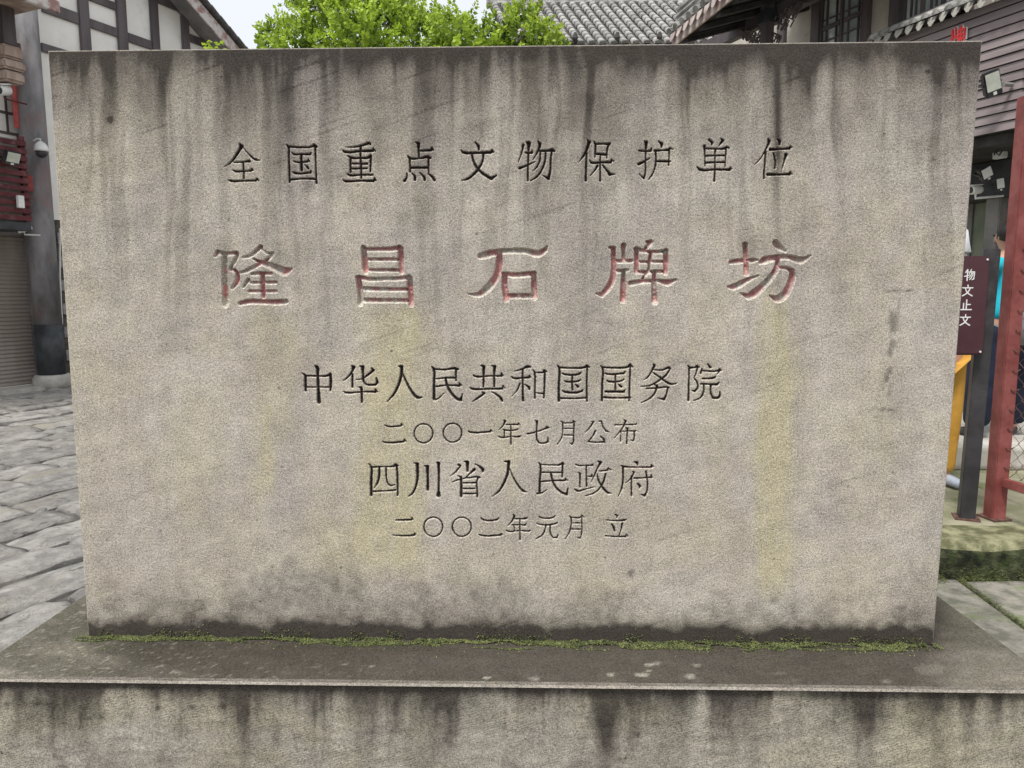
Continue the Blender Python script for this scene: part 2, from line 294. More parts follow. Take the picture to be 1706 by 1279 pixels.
ROWS.append((830, 685, 7.108, 's', [
 ['68,110,14 82,122,24 60,170,16 10,220,6', '95,160,14 235,158,20 242,145,14 255,160,10', '60,218,12 80,225,16 215,222,16 232,212,14', '72,225,14 75,300,14', '8,300,12 30,312,18 150,302,12 250,302,20 265,295,12', '150,165,14 152,395,18'],
 ['345,270,18 440,250,16 580,200,20 575,182,12 605,200,12', '438,110,10 460,122,24 458,200,18 458,330,20 480,375,20 530,382,18 590,365,22 590,310,8'],
 ['745,120,10 765,135,18 765,250,14 745,330,14 700,395,8', '770,142,14 885,140,14 890,118,18 912,130,12', '900,140,18 895,300,14 890,370,18 875,395,18 845,375,6', '780,205,12 885,208,14', '780,283,14 885,285,16'],
 ['1105,122,10 1130,128,20 1090,190,16 1035,250,8', '1200,118,16 1225,122,18 1240,180,16 1280,235,20 1315,250,8', '1155,235,22 1125,290,16 1070,360,14', '1070,362,18 1160,370,14 1250,365,20', '1215,302,14 1250,335,24 1262,370,18'],
 ['1385,165,14 1500,162,12 1635,158,16 1640,145,10', '1490,105,12 1512,118,20 1480,190,16 1430,260,14 1375,320,8', '1455,245,12 1450,360,12', '1455,240,10 1620,235,14 1632,235,12', '1612,240,18 1610,330,16 1600,350,20 1570,345,6', '1515,200,14 1535,210,22 1528,300,16 1525,385,18']]))
ROWS.append((600, 755, 6.824, 's', [
 ['98,120,10 125,160,24 125,300,28 125,480,26', '130,160,20 280,155,14 380,150,20 405,135,34 425,145,20', '415,160,24 425,300,22 425,480,20', '218,170,22 215,260,26 195,340,22 160,395,8', '293,170,18 297,280,18 315,350,18 350,370,18 390,360,14', '148,437,20 280,430,14 400,422,20'],
 ['615,112,12 650,125,34 652,200,32 650,300,26 625,400,22 590,465,20 550,490,8', '730,145,12 765,152,34 768,280,26 768,415,32', '872,108,14 892,115,30 895,300,22 892,420,24 892,480,44'],
 ['1185,95,12 1220,105,34 1220,205,24', '1120,135,26 1140,145,20 1090,210,18 1025,260,6', '1310,125,10 1360,155,24 1395,190,34 1395,212,20', '1300,185,30 1250,230,20 1190,285,12 1110,305,16 1045,330,8', '1180,285,10 1250,280,16 1340,272,20 1360,280,20', '1115,258,12 1145,275,24 1150,380,26 1148,490,30', '1340,280,22 1325,330,18 1330,420,18 1333,495,22', '1170,340,16 1320,338,18', '1170,405,18 1300,403,16', '1165,462,18 1325,460,18'],
 ['1645,95,14 1690,100,34 1680,220,28 1640,330,26 1580,430,22 1505,492,8', '1695,160,8 1712,210,14 1747,290,18 1797,370,22 1852,430,26 1896,445,8']]))
ROWS.append((850, 755, 6.824, 's', [
 ['320,108,12 340,130,22 338,300,24 335,455,26', '310,460,22 345,460,18 420,415,8', '345,130,14 470,135,14 580,128,20 595,112,22 610,128,14', '597,130,24 592,270,18', '350,220,16 470,220,16 600,222,18', '345,325,16 480,315,16 630,310,20 630,290,12 655,312,10', '465,230,22 480,310,22 520,390,22 590,450,24 645,470,26 658,395,8'],
 ['745,130,14 780,142,16 860,140,14 940,140,18 940,125,12', '865,145,16 870,378,18', '880,265,12 930,265,18 930,240,8', '775,220,10 795,235,22 795,385,18', '735,410,14 765,432,22 850,412,14 955,385,8', '1000,92,14 1030,105,30 990,180,16 960,250,16 920,330,8', '1015,205,14 1110,195,18 1115,170,14 1150,192,12', '1085,240,20 1060,330,20 1010,410,16 940,460,16 850,488,8', '990,240,12 1005,310,20 1050,390,22 1110,450,26 1155,460,8'],
 ['1410,100,12 1445,110,28 1450,140,12', '1265,145,14 1300,155,20 1450,160,14 1610,160,20 1605,130,12 1628,155,10', '1283,160,22 1285,280,20 1270,400,20 1230,490,8', '1395,210,14 1410,220,20 1380,280,14 1315,340,8', '1380,260,16 1380,485,20', '1410,285,18 1550,280,14 1610,275,20 1605,245,10', '1545,210,20 1560,300,18 1558,430,18 1530,485,26 1490,468,10', '1450,345,14 1475,375,28 1470,395,16']]))
ROWS.append((640, 845, 4.062, 's', [
 ['80,88,8 110,88,12 185,86,12 188,72,8 195,86,6', '62,190,8 130,195,10 205,190,12 208,178,10 215,188,6'],
 ['O332,134,64,9'], ['O525,134,64,9'],
 ['655,72,6 665,84,10 765,84,12 775,74,8', '642,184,6 655,192,10 790,190,12 792,180,8 800,188,6'],
 ['875,52,8 882,62,12 865,95,9 838,125,5', '885,80,8 965,76,12 972,72,6', '868,120,7 955,122,10 962,112,8', '878,122,8 882,160,7', '828,158,8 840,165,10 915,160,7 980,162,11 990,158,6', '918,80,8 920,220,10'],
 ['1050,65,6 1060,72,9 1145,70,10 1155,60,9', '1032,108,6 1045,116,9 1160,113,10 1172,106,8', '1095,118,9 1090,150,9 1075,185,10 1032,212,6', '1125,118,9 1125,180,9 1140,205,10 1170,208,10 1178,185,6'],
 ['1255,60,6 1265,72,10 1265,130,8 1250,180,9 1225,215,5', '1265,70,8 1330,70,9 1340,58,10 1348,68,6', '1338,72,10 1335,190,8 1325,212,8 1310,205,5', '1275,108,7 1325,108,8', '1272,150,8 1330,150,8'],
 ['1565,50,8 1578,60,12 1575,72,7', '1510,88,8 1560,92,8 1630,88,12 1640,84,6', '1540,115,8 1555,140,14 1560,162,12', '1612,112,14 1605,150,8 1590,195,5', '1500,195,8 1570,200,9 1635,200,12 1640,186,8 1650,198,6']]))

def smooth_stroke(P):
    P = np.array(P, float); n = len(P)
    if n < 3: return P
    T = np.zeros((n, 2))
    for i in range(n):
        if 0 < i < n-1:
            a = P[i, :2]-P[i-1, :2]; b = P[i+1, :2]-P[i, :2]
            la, lb = np.linalg.norm(a), np.linalg.norm(b)
            if (a@b)/(la*lb+1e-9) > .6: T[i] = (a/la+b/lb)/2
    out = [P[0]]
    for i in range(n-1):
        L = np.linalg.norm(P[i+1, :2]-P[i, :2])
        t0 = T[i]*L if T[i].any() else (P[i+1, :2]-P[i, :2]); t1 = T[i+1]*L if T[i+1].any() else (P[i+1, :2]-P[i, :2])
        for t in (.33, .67, 1.0):
            h = (2*t**3-3*t*t+1)*P[i, :2]+(t**3-2*t*t+t)*t0+(-2*t**3+3*t*t)*P[i+1, :2]+(t**3-t*t)*t1
            out.append(np.array([h[0], h[1], P[i, 2]*(1-t)+P[i+1, 2]*t]))
    return np.array(out)
def parse(strokes, ox=0, oy=0, sc=1):
    segs = []
    for s in strokes:
        if s[0] == 'O':
            cx, cy, r, w = map(float, s[1:].split(','))
            P = np.array([[cx+r*math.cos(t), cy+r*1.02*math.sin(t), w] for t in np.linspace(0, 2*math.pi, 25)])
        else:
            P = smooth_stroke([tuple(map(float, p.split(','))) for p in s.split()])
        P = P/sc+np.array([ox, oy, 0])
        for a, b in zip(P[:-1], P[1:]): segs.append((*a, *b))
    return np.array(segs)
def seg_depth(x, y, segs):
    """how far inside the strokes a point lies (negative outside), same unit as the strokes"""
    best = np.full(x.shape, -1e9)
    for x0, y0, w0, x1, y1, w1 in segs:
        dx, dy = x1-x0, y1-y0; L2 = dx*dx+dy*dy+1e-9
        t = np.clip(((x-x0)*dx+(y-y0)*dy)/L2, 0, 1)
        d = (w0+(w1-w0)*t)/2-np.hypot(x-x0-t*dx, y-y0-t*dy)
        np.maximum(best, d, out=best)
    return best

# ------------------------------------------------------------------ stain fields (weathering that belongs to the stone), in survey pixels
def gs(v, c, w): return np.exp(-((v-c)/w)**2)
def stains_face(u, v):
    z = np.zeros_like(u)
    wob = (fbm(u/60, v/160, 3)-.5)*26
    uu = u+wob
    # run-off from the top edge: a dark cap and uneven streaks
    L = 95+120*ss(.38, .80, fbm(u/60, z, 5, 4))+24*(fbm(u/13, z, 9, 3)-.5)
    L = L+20
    for c, w, k in ((400, 60, 90), (560, 45, 60), (668, 40, 120), (760, 26, 60), (965, 70, 150), (1010, 26, 120), (1160, 60, 60), (1295, 16, 190), (1530, 60, 60), (180, 60, 40)):
        L = L+k*gs(u, c, w)*.75
    for c, w, k in ((500, 22, 70), (720, 22, 90), (845, 34, 100), (1090, 26, 90), (1360, 30, 60), (1420, 20, 60)):
        L = L-k*.45*gs(u, c, w)
    L = np.maximum(L, 46)
    t = np.maximum(v-78, 0)/(L*.62)
    fine = fbm(uu/17, v/170, 21, 4)
    dark = .70*np.exp(-t**1.1)*(.74+.46*fine)
    dark += .16*ss(40, 0, v-78-20*fbm(u/30, z, 2, 3))
    dark += .26*ss(360, 70, v)*ss(.25, .65, fbm(uu/42, v/160, 23, 4))+.02
    dark += .15*ss(.54, .72, fbm(u/30+3, v/300, 24, 3))*ss(560, 120, v)
    # long faint run-off lower down
    s1 = ss(.5, .72, fbm(uu/20, v/420, 31, 3))
    dark += .26*s1*ss(760, 250, v)
    dark += .30*gs(u, 1297, 7)*ss(60, 160, v)*ss(360, 240, v)+.20*gs(u, 1392, 9)*ss(60, 120, v)*ss(330, 200, v)
    # mottling
    dark += .13*ss(.50, .75, fbm(u/70, v/60, 41, 4))*ss(1050, 500, v)
    wx = u*.94-v*.34; wy = u*.34+v*.94
    dark += .20*ss(.70, .80, fbm(wx/150, wy/5.5, 45, 3))*ss(.45, .6, fbm(u/170, v/140, 46, 2))
    # foot of the slab: damp soiled band
    edge = 1030+90*(fbm(u/90, z, 51, 4)-.5)-22*gs(u, 420, 160)-40*gs(u, 560, 120)+10*gs(u, 1300, 150)
    dark += .50*ss(-75, 30, v-edge+50*(fbm(u/22, v/26, 54, 4)-.5)*2)*(.35+1.0*fbm(u/14, v/12, 55, 4))
    e2 = 1050+10*(fbm(u/40, z, 61, 3)-.5)*2+(u-850)*.006
    dark += .95*ss(-20, 10, v-e2+10*(fbm(u/14, v/9, 62, 3)-.5))*(.65+.6*fbm(u/12, v/10, 63, 3))
    dark += .22*ss(.55, .75, fbm(u/30, v/22, 66, 4))*ss(930, 1000, v)
    # side margins are a little darker
    # scar of an old bracket, right side
    dark += .85*gs(v, 484, 3.2)*ss(1468, 1478, u)*ss(1530, 1515, u)*vn(u/6, v/3, 71)
    dark += .7*gs(v, 682, 3.5)*ss(1446, 1456, u)*ss(1506, 1492, u)*vn(u/6, v/3, 72)
    dark += .55*gs(u, 1492-(v-490)*.09, 9)*ss(490, 500, v)*ss(680, 640, v)*ss(.35, .7, vn(u/7, v/14, 73))
    for c, d, w, k in ((183, 199, 6, .8), (1052, 955, 6, .8), (1545, 119, 3.2, 1.), (115, 178, 3, .5), (610, 575, 9, .25), (1280, 630, 6, .3), (1555, 265, 4, .4)):
        dark += k*np.exp(-(((u-c)/w)**2+((v-d)/w)**2))*(.5+.8*vn(u/3, v/3, 75))
    # green-yellow wash below the big characters
    yel = z.copy()
    n = .6+.8*fbm(uu/22, v/120, 81, 3)
    for c, w, y0, y1, k in ((655, 52, 495, 960, 1.0), (438, 26, 500, 860, .6), (475, 14, 520, 760, .4), (1288, 25, 480, 1014, 1.15), (1320, 20, 490, 700, .3), (1035, 18, 500, 860, .35),
                            (1060, 12, 480, 620, .35), (840, 26, 560, 930, .28), (985, 40, 820, 980, .35), (560, 60, 860, 990, .35), (1180, 40, 450, 900, .2), (330, 60, 620, 900, .22), (1450, 60, 300, 900, .22)):
        yel += k*np.exp(-np.abs((uu-c-(v-600)*.004)/w)**3)*ss(y0-25, y0+45, v)*ss(y1+18, y1-60, v+(.9*np.abs(uu-c) if w < 30 else 0))*n
    yel = yel*(.75+.5*ss(.5, .56, fbm(uu/26, v/90, 87, 3)))
    yel += .26*ss(820, 940, v)*ss(1010, 960, v)*ss(.35, .7, fbm(u/120, v/60, 83, 3))*ss(480, 700, u)
    yel += .20*ss(.45, .7, fbm(u/110, v/90, 85, 3))
    yel += .25*ss(140, 0, u-100)*ss(500, 300, np.abs(v-560))
    mauve = ss(.42, .68, fbm(uu/60, v/110, 91, 3))*.8*ss(1000, 850, v)
    mauve *= .75
    green = .45*ss(1010, 1058, v)*ss(.3, .6, fbm(u/20, v/12, 95, 3))
    light = .22*ss(.6, .78, fbm(uu/9, v/60, 97, 3))*ss(1000, 900, v)
    light += .3*ss(26, 4, np.hypot((u-1290)/1., (v-1003)/1.))*ss(1000, 1006, v)
    return dict(dark=np.clip(dark, 0, .96), yellow=np.clip(yel, 0, .95), green=np.clip(green, 0, 1), light=np.clip(light, 0, 1), mauve=np.clip(mauve, 0, 1), tool=np.clip(.04+.16*ss(.5, .7, fbm(u/200, v/150, 99, 2)), 0, 1))
def stains_cap(u, v):
    z = np.zeros_like(u)
    mid = ss(60, 420, u)*ss(1640, 1480, u)
    dark = (.66+.30*mid)*(.86+.28*fbm(u/60, v/14, 101, 4))
    dark += .22*mid*ss(1125, 1075, v)
    green = .25+.45*ss(.35, .65, fbm(u/90, v/22, 103, 4))*(.5+.5*ss(900, 250, u)) + .25*ss(1100, 1070, v)
    light = z.copy()
    for c, d, a, b, k in ((812, 1129, 7, 2.6, .8), (890, 1130, 9, 3.4, .45), (1017, 1124, 7, 2.6, .5), (1082, 1107, 9, 2.5, .6), (1070, 1124, 12, 3.5, .6), (1150, 1127, 9, 4, .5), (1094, 1105, 7, 3, .4), (1550, 1115, 26, 8, .22), (1476, 1135, 8, 3, .3), (1330, 1090, 14, 4, .2), (1080, 1117, 5, 2, .6), (620, 1110, 4, 1.5, .6), (575, 1106, 4, 1.5, .5), (1160, 1108, 8, 2.5, .4), (1300, 1121, 14, 4, .18)):
        light = np.maximum(light, k*ss(1.25, .75, np.hypot((u-c)/a, (v-d)/b)+.3*(vn(u/3, v/1.5, 107)-.5)))
    light += .45*ss(.70, .80, fbm(u/6, v/2.2, 109, 2))*ss(900, 200, u)
    dark += .35*np.exp(-(((u-1112)/16)**2+((v-1128)/6)**2))*vn(u/3, v/2, 111)
    dark = dark*(1-.75*light)
    yel = .35*ss(.4, .7, fbm(u/50, v/18, 113, 3))
    return dict(dark=np.clip(dark*.95, 0, .9), yellow=np.clip(yel, 0, 1), green=np.clip(green, 0, .8), light=np.clip(light, 0, .9), mauve=.3+z, tool=z)
def stains_body(u, v):
    z = np.zeros_like(u)
    L = 34+80*ss(.40, .75, fbm(u/48, z, 121, 4))+10*(fbm(u/14, z, 123, 3)-.5)
    for c, w, k in ((600, 18, 60), (655, 11, 55), (730, 30, 20), (890, 40, 20), (1120, 40, 60), (1440, 34, 45), (1560, 36, 45), (1010, 14, 40), (420, 30, 25)): L = L+k*gs(u, c, w)
    for c, w, k in ((560, 20, 40), (635, 8, 50), (830, 30, 20), (1170, 10, 60), (1300, 40, 40), (200, 60, 40)): L = L-k*gs(u, c, w)
    L = np.maximum(L, 12)
    f = fbm((u+(fbm(u/30, v/50, 125)-.5)*14)/15, v/60, 127, 4)
    dark = 1.05*np.exp(-(np.maximum(v-1141, 0)/(L*.62))**1.2)*(.5+.75*f)
    dark += .22*ss(.5, .72, fbm(u/34, v/80, 129, 4))+.20*ss(.55, .72, fbm(u/9, v/160, 130, 3))*ss(1300, 1180, v)
    for c, d, a, b, k in ((263, 1180, 5, 4, .7), (12, 1173, 6, 4, .5), (60, 1172, 22, 6, .35), (370, 1176, 6, 5, .4), (1064, 1224, 4, 5, .4), (170, 1195, 5, 3, .4), (320, 1178, 5, 4, .5), (1186, 1232, 6, 5, .3), (1010, 1225, 7, 22, .5), (460, 1228, 7, 22, .45)):
        dark += k*np.exp(-(((u-c)/a)**2+((v-d)/b)**2))
    yel = .40*ss(.35, .65, fbm(u/130, v/70, 131, 3))+.25*ss(900, 1500, u)
    green = .30*ss(.5, .72, fbm(u/50, v/70, 133, 3))*ss(1260, 1160, v)
    light = .15*ss(.5, .8, fbm(u/60, v/40, 135, 3))
    return dict(dark=np.clip(dark+.17, 0, .92), yellow=np.clip(yel, 0, .9), green=np.clip(green+.16, 0, .8), light=np.clip(light, 0, .9), mauve=.15+z, tool=.9*ss(.3, .6, fbm(u/160, v/90, 137, 2)))
ATT = ('dark', 'yellow', 'green', 'light', 'mauve', 'tool', 'red', 'ink')
def np_mesh(name, V, F, attrs, mat, parent, smooth=False):
    """V (n,3) array, F list of quads as (m,4) array"""
    me = bpy.data.meshes.new(name)
    me.vertices.add(len(V)); me.vertices.foreach_set('co', V.astype(np.float32).ravel())
    me.loops.add(F.size); me.loops.foreach_set('vertex_index', F.astype(np.int32).ravel())
    me.polygons.add(len(F)); me.polygons.foreach_set('loop_start', np.arange(0, F.size, 4, dtype=np.int32))
    me.update(calc_edges=True)
    me.polygons.foreach_set('use_smooth', np.full(len(F), smooth))
    for k in ATT:
        a = me.attributes.new(k, 'FLOAT', 'POINT')
        a.data.foreach_set('value', np.asarray(attrs.get(k, np.zeros(len(V))), dtype=np.float32))
    me.materials.append(mat); me.validate()
    o = bpy.data.objects.new(name, me); COL.objects.link(o); o.parent = parent
    return o

# ------------------------------------------------------------------ the stone tablet
tablet = thing('stone_tablet', 'large weathered grey sandstone tablet carved with rows of chinese characters, standing on the plinth', 'stone tablet', (0, 0, .80))
T0 = np.array([0, 0, .80])
cq = {k: at_y(x, y, 0.) for k, (x, y) in dict(tl=(79, 84), tr=(1637, 67), bl=(147, 1066), br=(1555, 1076)).items()}
NX, NZ, K = 568, 384, 4
def face_pt(a, b):       # a across 0..1, b up 0..1
    a = a[..., None]; b = b[..., None]
    return (cq['bl']*(1-a)+cq['br']*a)*(1-b)+(cq['tl']*(1-a)+cq['tr']*a)*b
ba, bb = np.meshgrid((np.arange(NX)+.5)/NX, (np.arange(NZ)+.5)/NZ, indexing='ij')
bc = face_pt(ba, bb); bu, bv = project(bc[..., 0], bc[..., 1], bc[..., 2])
owner = np.full((NX, NZ), -1); chars = []
for ox, oy, sc, kind, cl in ROWS:
    for st in cl:
        segs = parse(st, ox, oy, sc); k = len(chars); chars.append((segs, kind))
        w = segs[:, [2, 5]].max()+8
        bx = (segs[:, [0, 3]].min()-w, segs[:, [0, 3]].max()+w, segs[:, [1, 4]].min()-w, segs[:, [1, 4]].max()+w)
        m = (bu > bx[0]) & (bu < bx[1]) & (bv > bx[2]) & (bv < bx[3])
        d = seg_depth(bu[m], bv[m], segs)
        own = np.where(m); sel = d > -4.5
        owner[own[0][sel], own[1][sel]] = k
MX, MZ = NX*K, NZ*K
def fine_pts(idx):
    i = idx//(MZ+1); j = idx % (MZ+1)
    p = face_pt(i/MX, j/MZ)
    # worn arris: outermost ring pulled in a little
    return p, i, j
PXM = 1230/1.5/1.0   # about 820 px per metre on the face
# flat blocks -> one quad
fi, fj = np.where(owner < 0)
def vid(i, j): return i*(MZ+1)+j
Fflat = np.stack([vid(fi*K, fj*K), vid((fi+1)*K, fj*K), vid((fi+1)*K, (fj+1)*K), vid(fi*K, (fj+1)*K)], 1)
slabF = [Fflat]
charF = {}
di, dj = np.where(owner >= 0)
ii, jj = np.meshgrid(np.arange(K), np.arange(K), indexing='ij'); ii = ii.ravel(); jj = jj.ravel()
QI = (di[:, None]*K+ii[None]); QJ = (dj[:, None]*K+jj[None]); QO = np.repeat(owner[di, dj][:, None], K*K, 1)
QI = QI.ravel(); QJ = QJ.ravel(); QO = QO.ravel()
Q = np.stack([vid(QI, QJ), vid(QI+1, QJ), vid(QI+1, QJ+1), vid(QI, QJ+1)], 1)
uv_ids, inv = np.unique(Q, return_inverse=True); inv = inv.reshape(Q.shape)
P, _, _ = fine_pts(uv_ids)
pu, pv = project(P[:, 0], P[:, 1], P[:, 2])
# neighbouring blocks of different owners share vertices, so depth is the max over all characters
ext = np.zeros(len(uv_ids)); dep = np.full(len(uv_ids), -1e9); isbig = np.zeros(len(uv_ids), bool)
for segs, kind in chars:
    w = 8
    m = (pu > segs[:, [0, 3]].min()-w) & (pu < segs[:, [0, 3]].max()+w) & (pv > segs[:, [1, 4]].min()-w) & (pv < segs[:, [1, 4]].max()+w)
    segs = segs.copy()
    grow = 1.15 if kind == 's' else 1.0
    segs[:, [2, 5]] = segs[:, [2, 5]]*grow+(1.7 if kind == 's' else 1.4)
    d = seg_depth(pu[m], pv[m], segs)
    if kind == 'b':      # undercut: deepest under the upper edge, long slope up to the lower edge
        alive = d > 0; e_ = np.zeros_like(d)
        for q in range(1, 19):
            dd = seg_depth(pu[m]+.30*q*.8, pv[m]+.95*q*.8, segs)
            e_ += np.where(alive, np.clip(dd/.8+.5, 0, 1), 0)*.8; alive = alive & (dd > 0)
        ext[m] = np.maximum(ext[m], e_)
    c = dep[m]; b = isbig[m]; b[d > c] = kind == 'b'; dep[m] = np.maximum(c, d); isbig[m] = b
dep = dep+(vn(pu/2.2, pv/2.2, 201)-.5)*.7       # hand-cut, slightly ragged
depth = np.where(dep > 0, np.where(isbig, np.minimum(np.minimum(dep*3.2, 1.2+ext*1.05), 10.5), np.minimum(dep*2.0, 6.5)), 0)/820.
depth = depth*(1+.25*(vn(pu/4, pv/4, 203)-.5))
cut = depth[inv].max(1) > 0
slabF.append(Q[~cut])
# slab mesh
SF = np.concatenate(slabF); ids, sinv = np.unique(SF, return_inverse=True); SFi = sinv.reshape(SF.shape)
SP, si, sj = fine_pts(ids)
u_, v_ = project(SP[:, 0], SP[:, 1], SP[:, 2]); att = stains_face(u_, v_)
on_edge = (si == 0) | (si == MX) | (sj == 0) | (sj == MZ)
chip = (.0025+.005*ss(.62, .85, fbm(u_/14, v_/14, 211, 3))+.0015*vn(u_/5, v_/5, 212))
cen = np.array([P[:, 0].mean()*0, 0, 1.40])
def inset(p, i, j, c):
    q = p.copy()
    q[:, 0] += np.where(i == 0, c, 0)-np.where(i == MX, c, 0); q[:, 2] += np.where(j == 0, c*.3, 0)-np.where(j == MZ, c, 0); return q
chip = np.minimum(.0028, chip)
SP2 = inset(SP, si, sj, chip)
TH = .27
ring = []
for i in range(NX+1): ring.append((i*K, 0))
for j in range(1, NZ+1): ring.append((MX, j*K))
for i in range(NX-1, -1, -1): ring.append((i*K, MZ))
for j in range(NZ-1, 0, -1): ring.append((0, j*K))
ring = np.array(ring); rid = vid(ring[:, 0], ring[:, 1]); look = {int(a): n for n, a in enumerate(ids)}
r0 = np.array([look[int(a)] for a in rid])
rp = SP[r0]; n0 = len(SP2); nr = len(ring)
ys = [chip[r0]*.9, np.full(nr, .05), np.full(nr, TH*.5), np.full(nr, TH)]
extra = []; 
for k, yy in enumerate(ys):
    q = rp.copy(); q[:, 1] = yy
    if k: q[:, [0, 2]] += (vn(u_[r0]/9+k*31, v_[r0]/9, 213)[:, None]-.5)*.002
    extra.append(q)
V = np.concatenate([SP2]+extra)
FF = [SFi]
prev = r0
for k in range(len(ys)):
    cur = n0+k*nr+np.arange(nr); nx = np.roll(np.arange(nr), -1)
    FF.append(np.stack([prev, cur, cur[nx], prev[nx]], 1)[:, ::-1] if False else np.stack([prev[nx], prev, cur, cur[nx]], 1)); prev = cur
# back face as a coarse strip
A = {k: np.concatenate([a]+[a[r0]*(.9 if k != 'dark' else .8)]*len(ys)) for k, a in att.items()}
# pale worn arris along the top
A['light'][n0:n0+nr] = np.maximum(A['light'][n0:n0+nr], .35)
A['dark'][n0:n0+nr] *= .45
body = np_mesh('slab', V-T0, np.concatenate(FF), A, M['stone'], tablet)
bk = MB(); cs = [cq[k] for k in ('bl', 'br', 'tr', 'tl')]
bk.add([np.array([c[0], TH-.0005, c[2]])-T0 for c in cs], [(3, 2, 1, 0)]); bk.build('back_face', M['stone'], tablet)
# carved characters, each a part
NAMES = None
au = stains_face(pu, pv)
bigpaint = ss(2.0, 6.5, depth*820)*ss(.36, .60, fbm(pu/16, pv/22, 221, 3)+.06)
red = np.where(isbig, np.clip(bigpaint*(.55+.6*vn(pu/3, pv/3, 225)), 0, .85), ss(.55, .75, fbm(pu/30, pv/30, 223, 2))*.25*ss(.4, 1.5, depth*820))
ink = np.where(isbig, .20*ss(.4, .7, fbm(pu/8, pv/8, 227, 2))*ss(1, 4, depth*820), .95*ss(1.1, 2.9, depth*820))
au['dark'] = np.where(isbig, au['dark']*.4, au['dark']*.6)
au['light'] = np.where(isbig, np.maximum(au['light'], .7), np.maximum(au['light'], .45))
for k in range(len(chars)):
    m = cut & (QO == k)
    if not m.any(): continue
    F = inv[m]; loc, li = np.unique(F, return_inverse=True)
    VV = P[loc].copy(); VV[:, 1] = depth[loc]
    at = {n: a[loc] for n, a in au.items()}; at['red'] = red[loc]; at['ink'] = ink[loc]
    np_mesh('carved_character', VV-T0, li.reshape(F.shape), at, M['stone'], tablet, smooth=True)

# ------------------------------------------------------------------ plinth
CZ = .8036
fl = at_z(-40, 1133, CZ); fr = at_z(1760, 1149, CZ)
l1 = at_z(141, 991, CZ); l2 = at_z(0, 1085, CZ); r1 = at_z(1564, 994, CZ); r2 = at_z(1706, 1097, CZ)
fy0 = at_z(853, 1137, CZ)[1]
def lx(y, a, b): return a[0]+(b[0]-a[0])*(y-a[1])/(b[1]-a[1])
XL, XR = lx(fy0, l1, l2), lx(fy0, r1, r2)
XLb, XRb = lx(.36, l1, l2), lx(.36, r1, r2)
plinth = thing('stone_plinth', 'long low sandstone plinth with a thin projecting cap, under the carved tablet', 'plinth', (0, 0, 0))
def sheet(name, p00, p10, p11, p01, nx, ny, fn, parent, jitter=0., nrm=None, frame=None):
    a, b = np.meshgrid(np.linspace(0, 1, nx+1), np.linspace(0, 1, ny+1), indexing='ij'); a = a.ravel()[:, None]; b = b.ravel()[:, None]
    V = (np.array(p00)*(1-a)+np.array(p10)*a)*(1-b)+(np.array(p01)*(1-a)+np.array(p11)*a)*b
    u, v = project(V[:, 0], V[:, 1], V[:, 2])
    at = fn(u, v)
    if jitter: V = V+np.array(nrm)*((fbm(u/40, v/12, 300, 4)-.5)[:, None]*jitter)
    i, j = np.meshgrid(np.arange(nx), np.arange(ny), indexing='ij'); i = i.ravel(); j = j.ravel(); k = i*(ny+1)+j
    F = np.stack([k, k+ny+1, k+ny+2, k+1], 1)
    return np_mesh(name, V, F, at, M['stone'], parent, smooth=True)
yf = fy0
EC = .004
sheet('cap_top', (XL+.004, yf+EC, CZ), (XR-.004, yf+EC, CZ), (XRb, .36, CZ), (XLb, .36, CZ), 420, 80, stains_cap, plinth)
def edge_st(u, v):
    d = stains_cap(u, v); z = np.zeros_like(u)
    d['light'] = .0+.5*ss(.45, .75, fbm(u/40, z, 151, 4)); d['dark'] = .58+.3*fbm(u/20, v/4, 153, 3); d['green'] = .1+z; return d
sheet('cap_edge', (XL, yf, CZ-.004), (XR, yf, CZ-.004), (XR-.004, yf+EC, CZ), (XL+.004, yf+EC, CZ), 500, 3, edge_st, plinth)
cm = MB(); cm.add([(XL, yf, CZ-.004), (XL+.004, yf+EC, CZ), (XLb, .36, CZ), (XLb, .36, CZ-.010), (XL, yf, CZ-.010),
                   (XR, yf, CZ-.004), (XR-.004, yf+EC, CZ), (XRb, .36, CZ), (XRb, .36, CZ-.010), (XR, yf, CZ-.010)],
                  [(0, 1, 2, 3, 4), (9, 8, 7, 6, 5), (4, 9, 5, 0), (3, 8, 9, 4), (2, 7, 8, 3)])
cm.build('cap_slab', M['stone'], plinth)
sheet('plinth_front', (XL+.012, yf+.009, -.02), (XR-.012, yf+.009, -.02), (XR-.012, yf+.009, CZ-.010), (XL+.012, yf+.009, CZ-.010), 420, 180, stains_body, plinth, .003, (0, 1, 0))
pb = MB(); pb.hexa([(XL+.012, yf+.014, -.02), (XR-.012, yf+.014, -.02), (XRb-.012, .35, -.02), (XLb+.012, .35, -.02)], [(XL+.012, yf+.014, CZ-.0105), (XR-.012, yf+.014, CZ-.0105), (XRb-.012, .35, CZ-.0105), (XLb+.012, .35, CZ-.0105)])
pb.build('plinth_block', M['stone'], plinth)

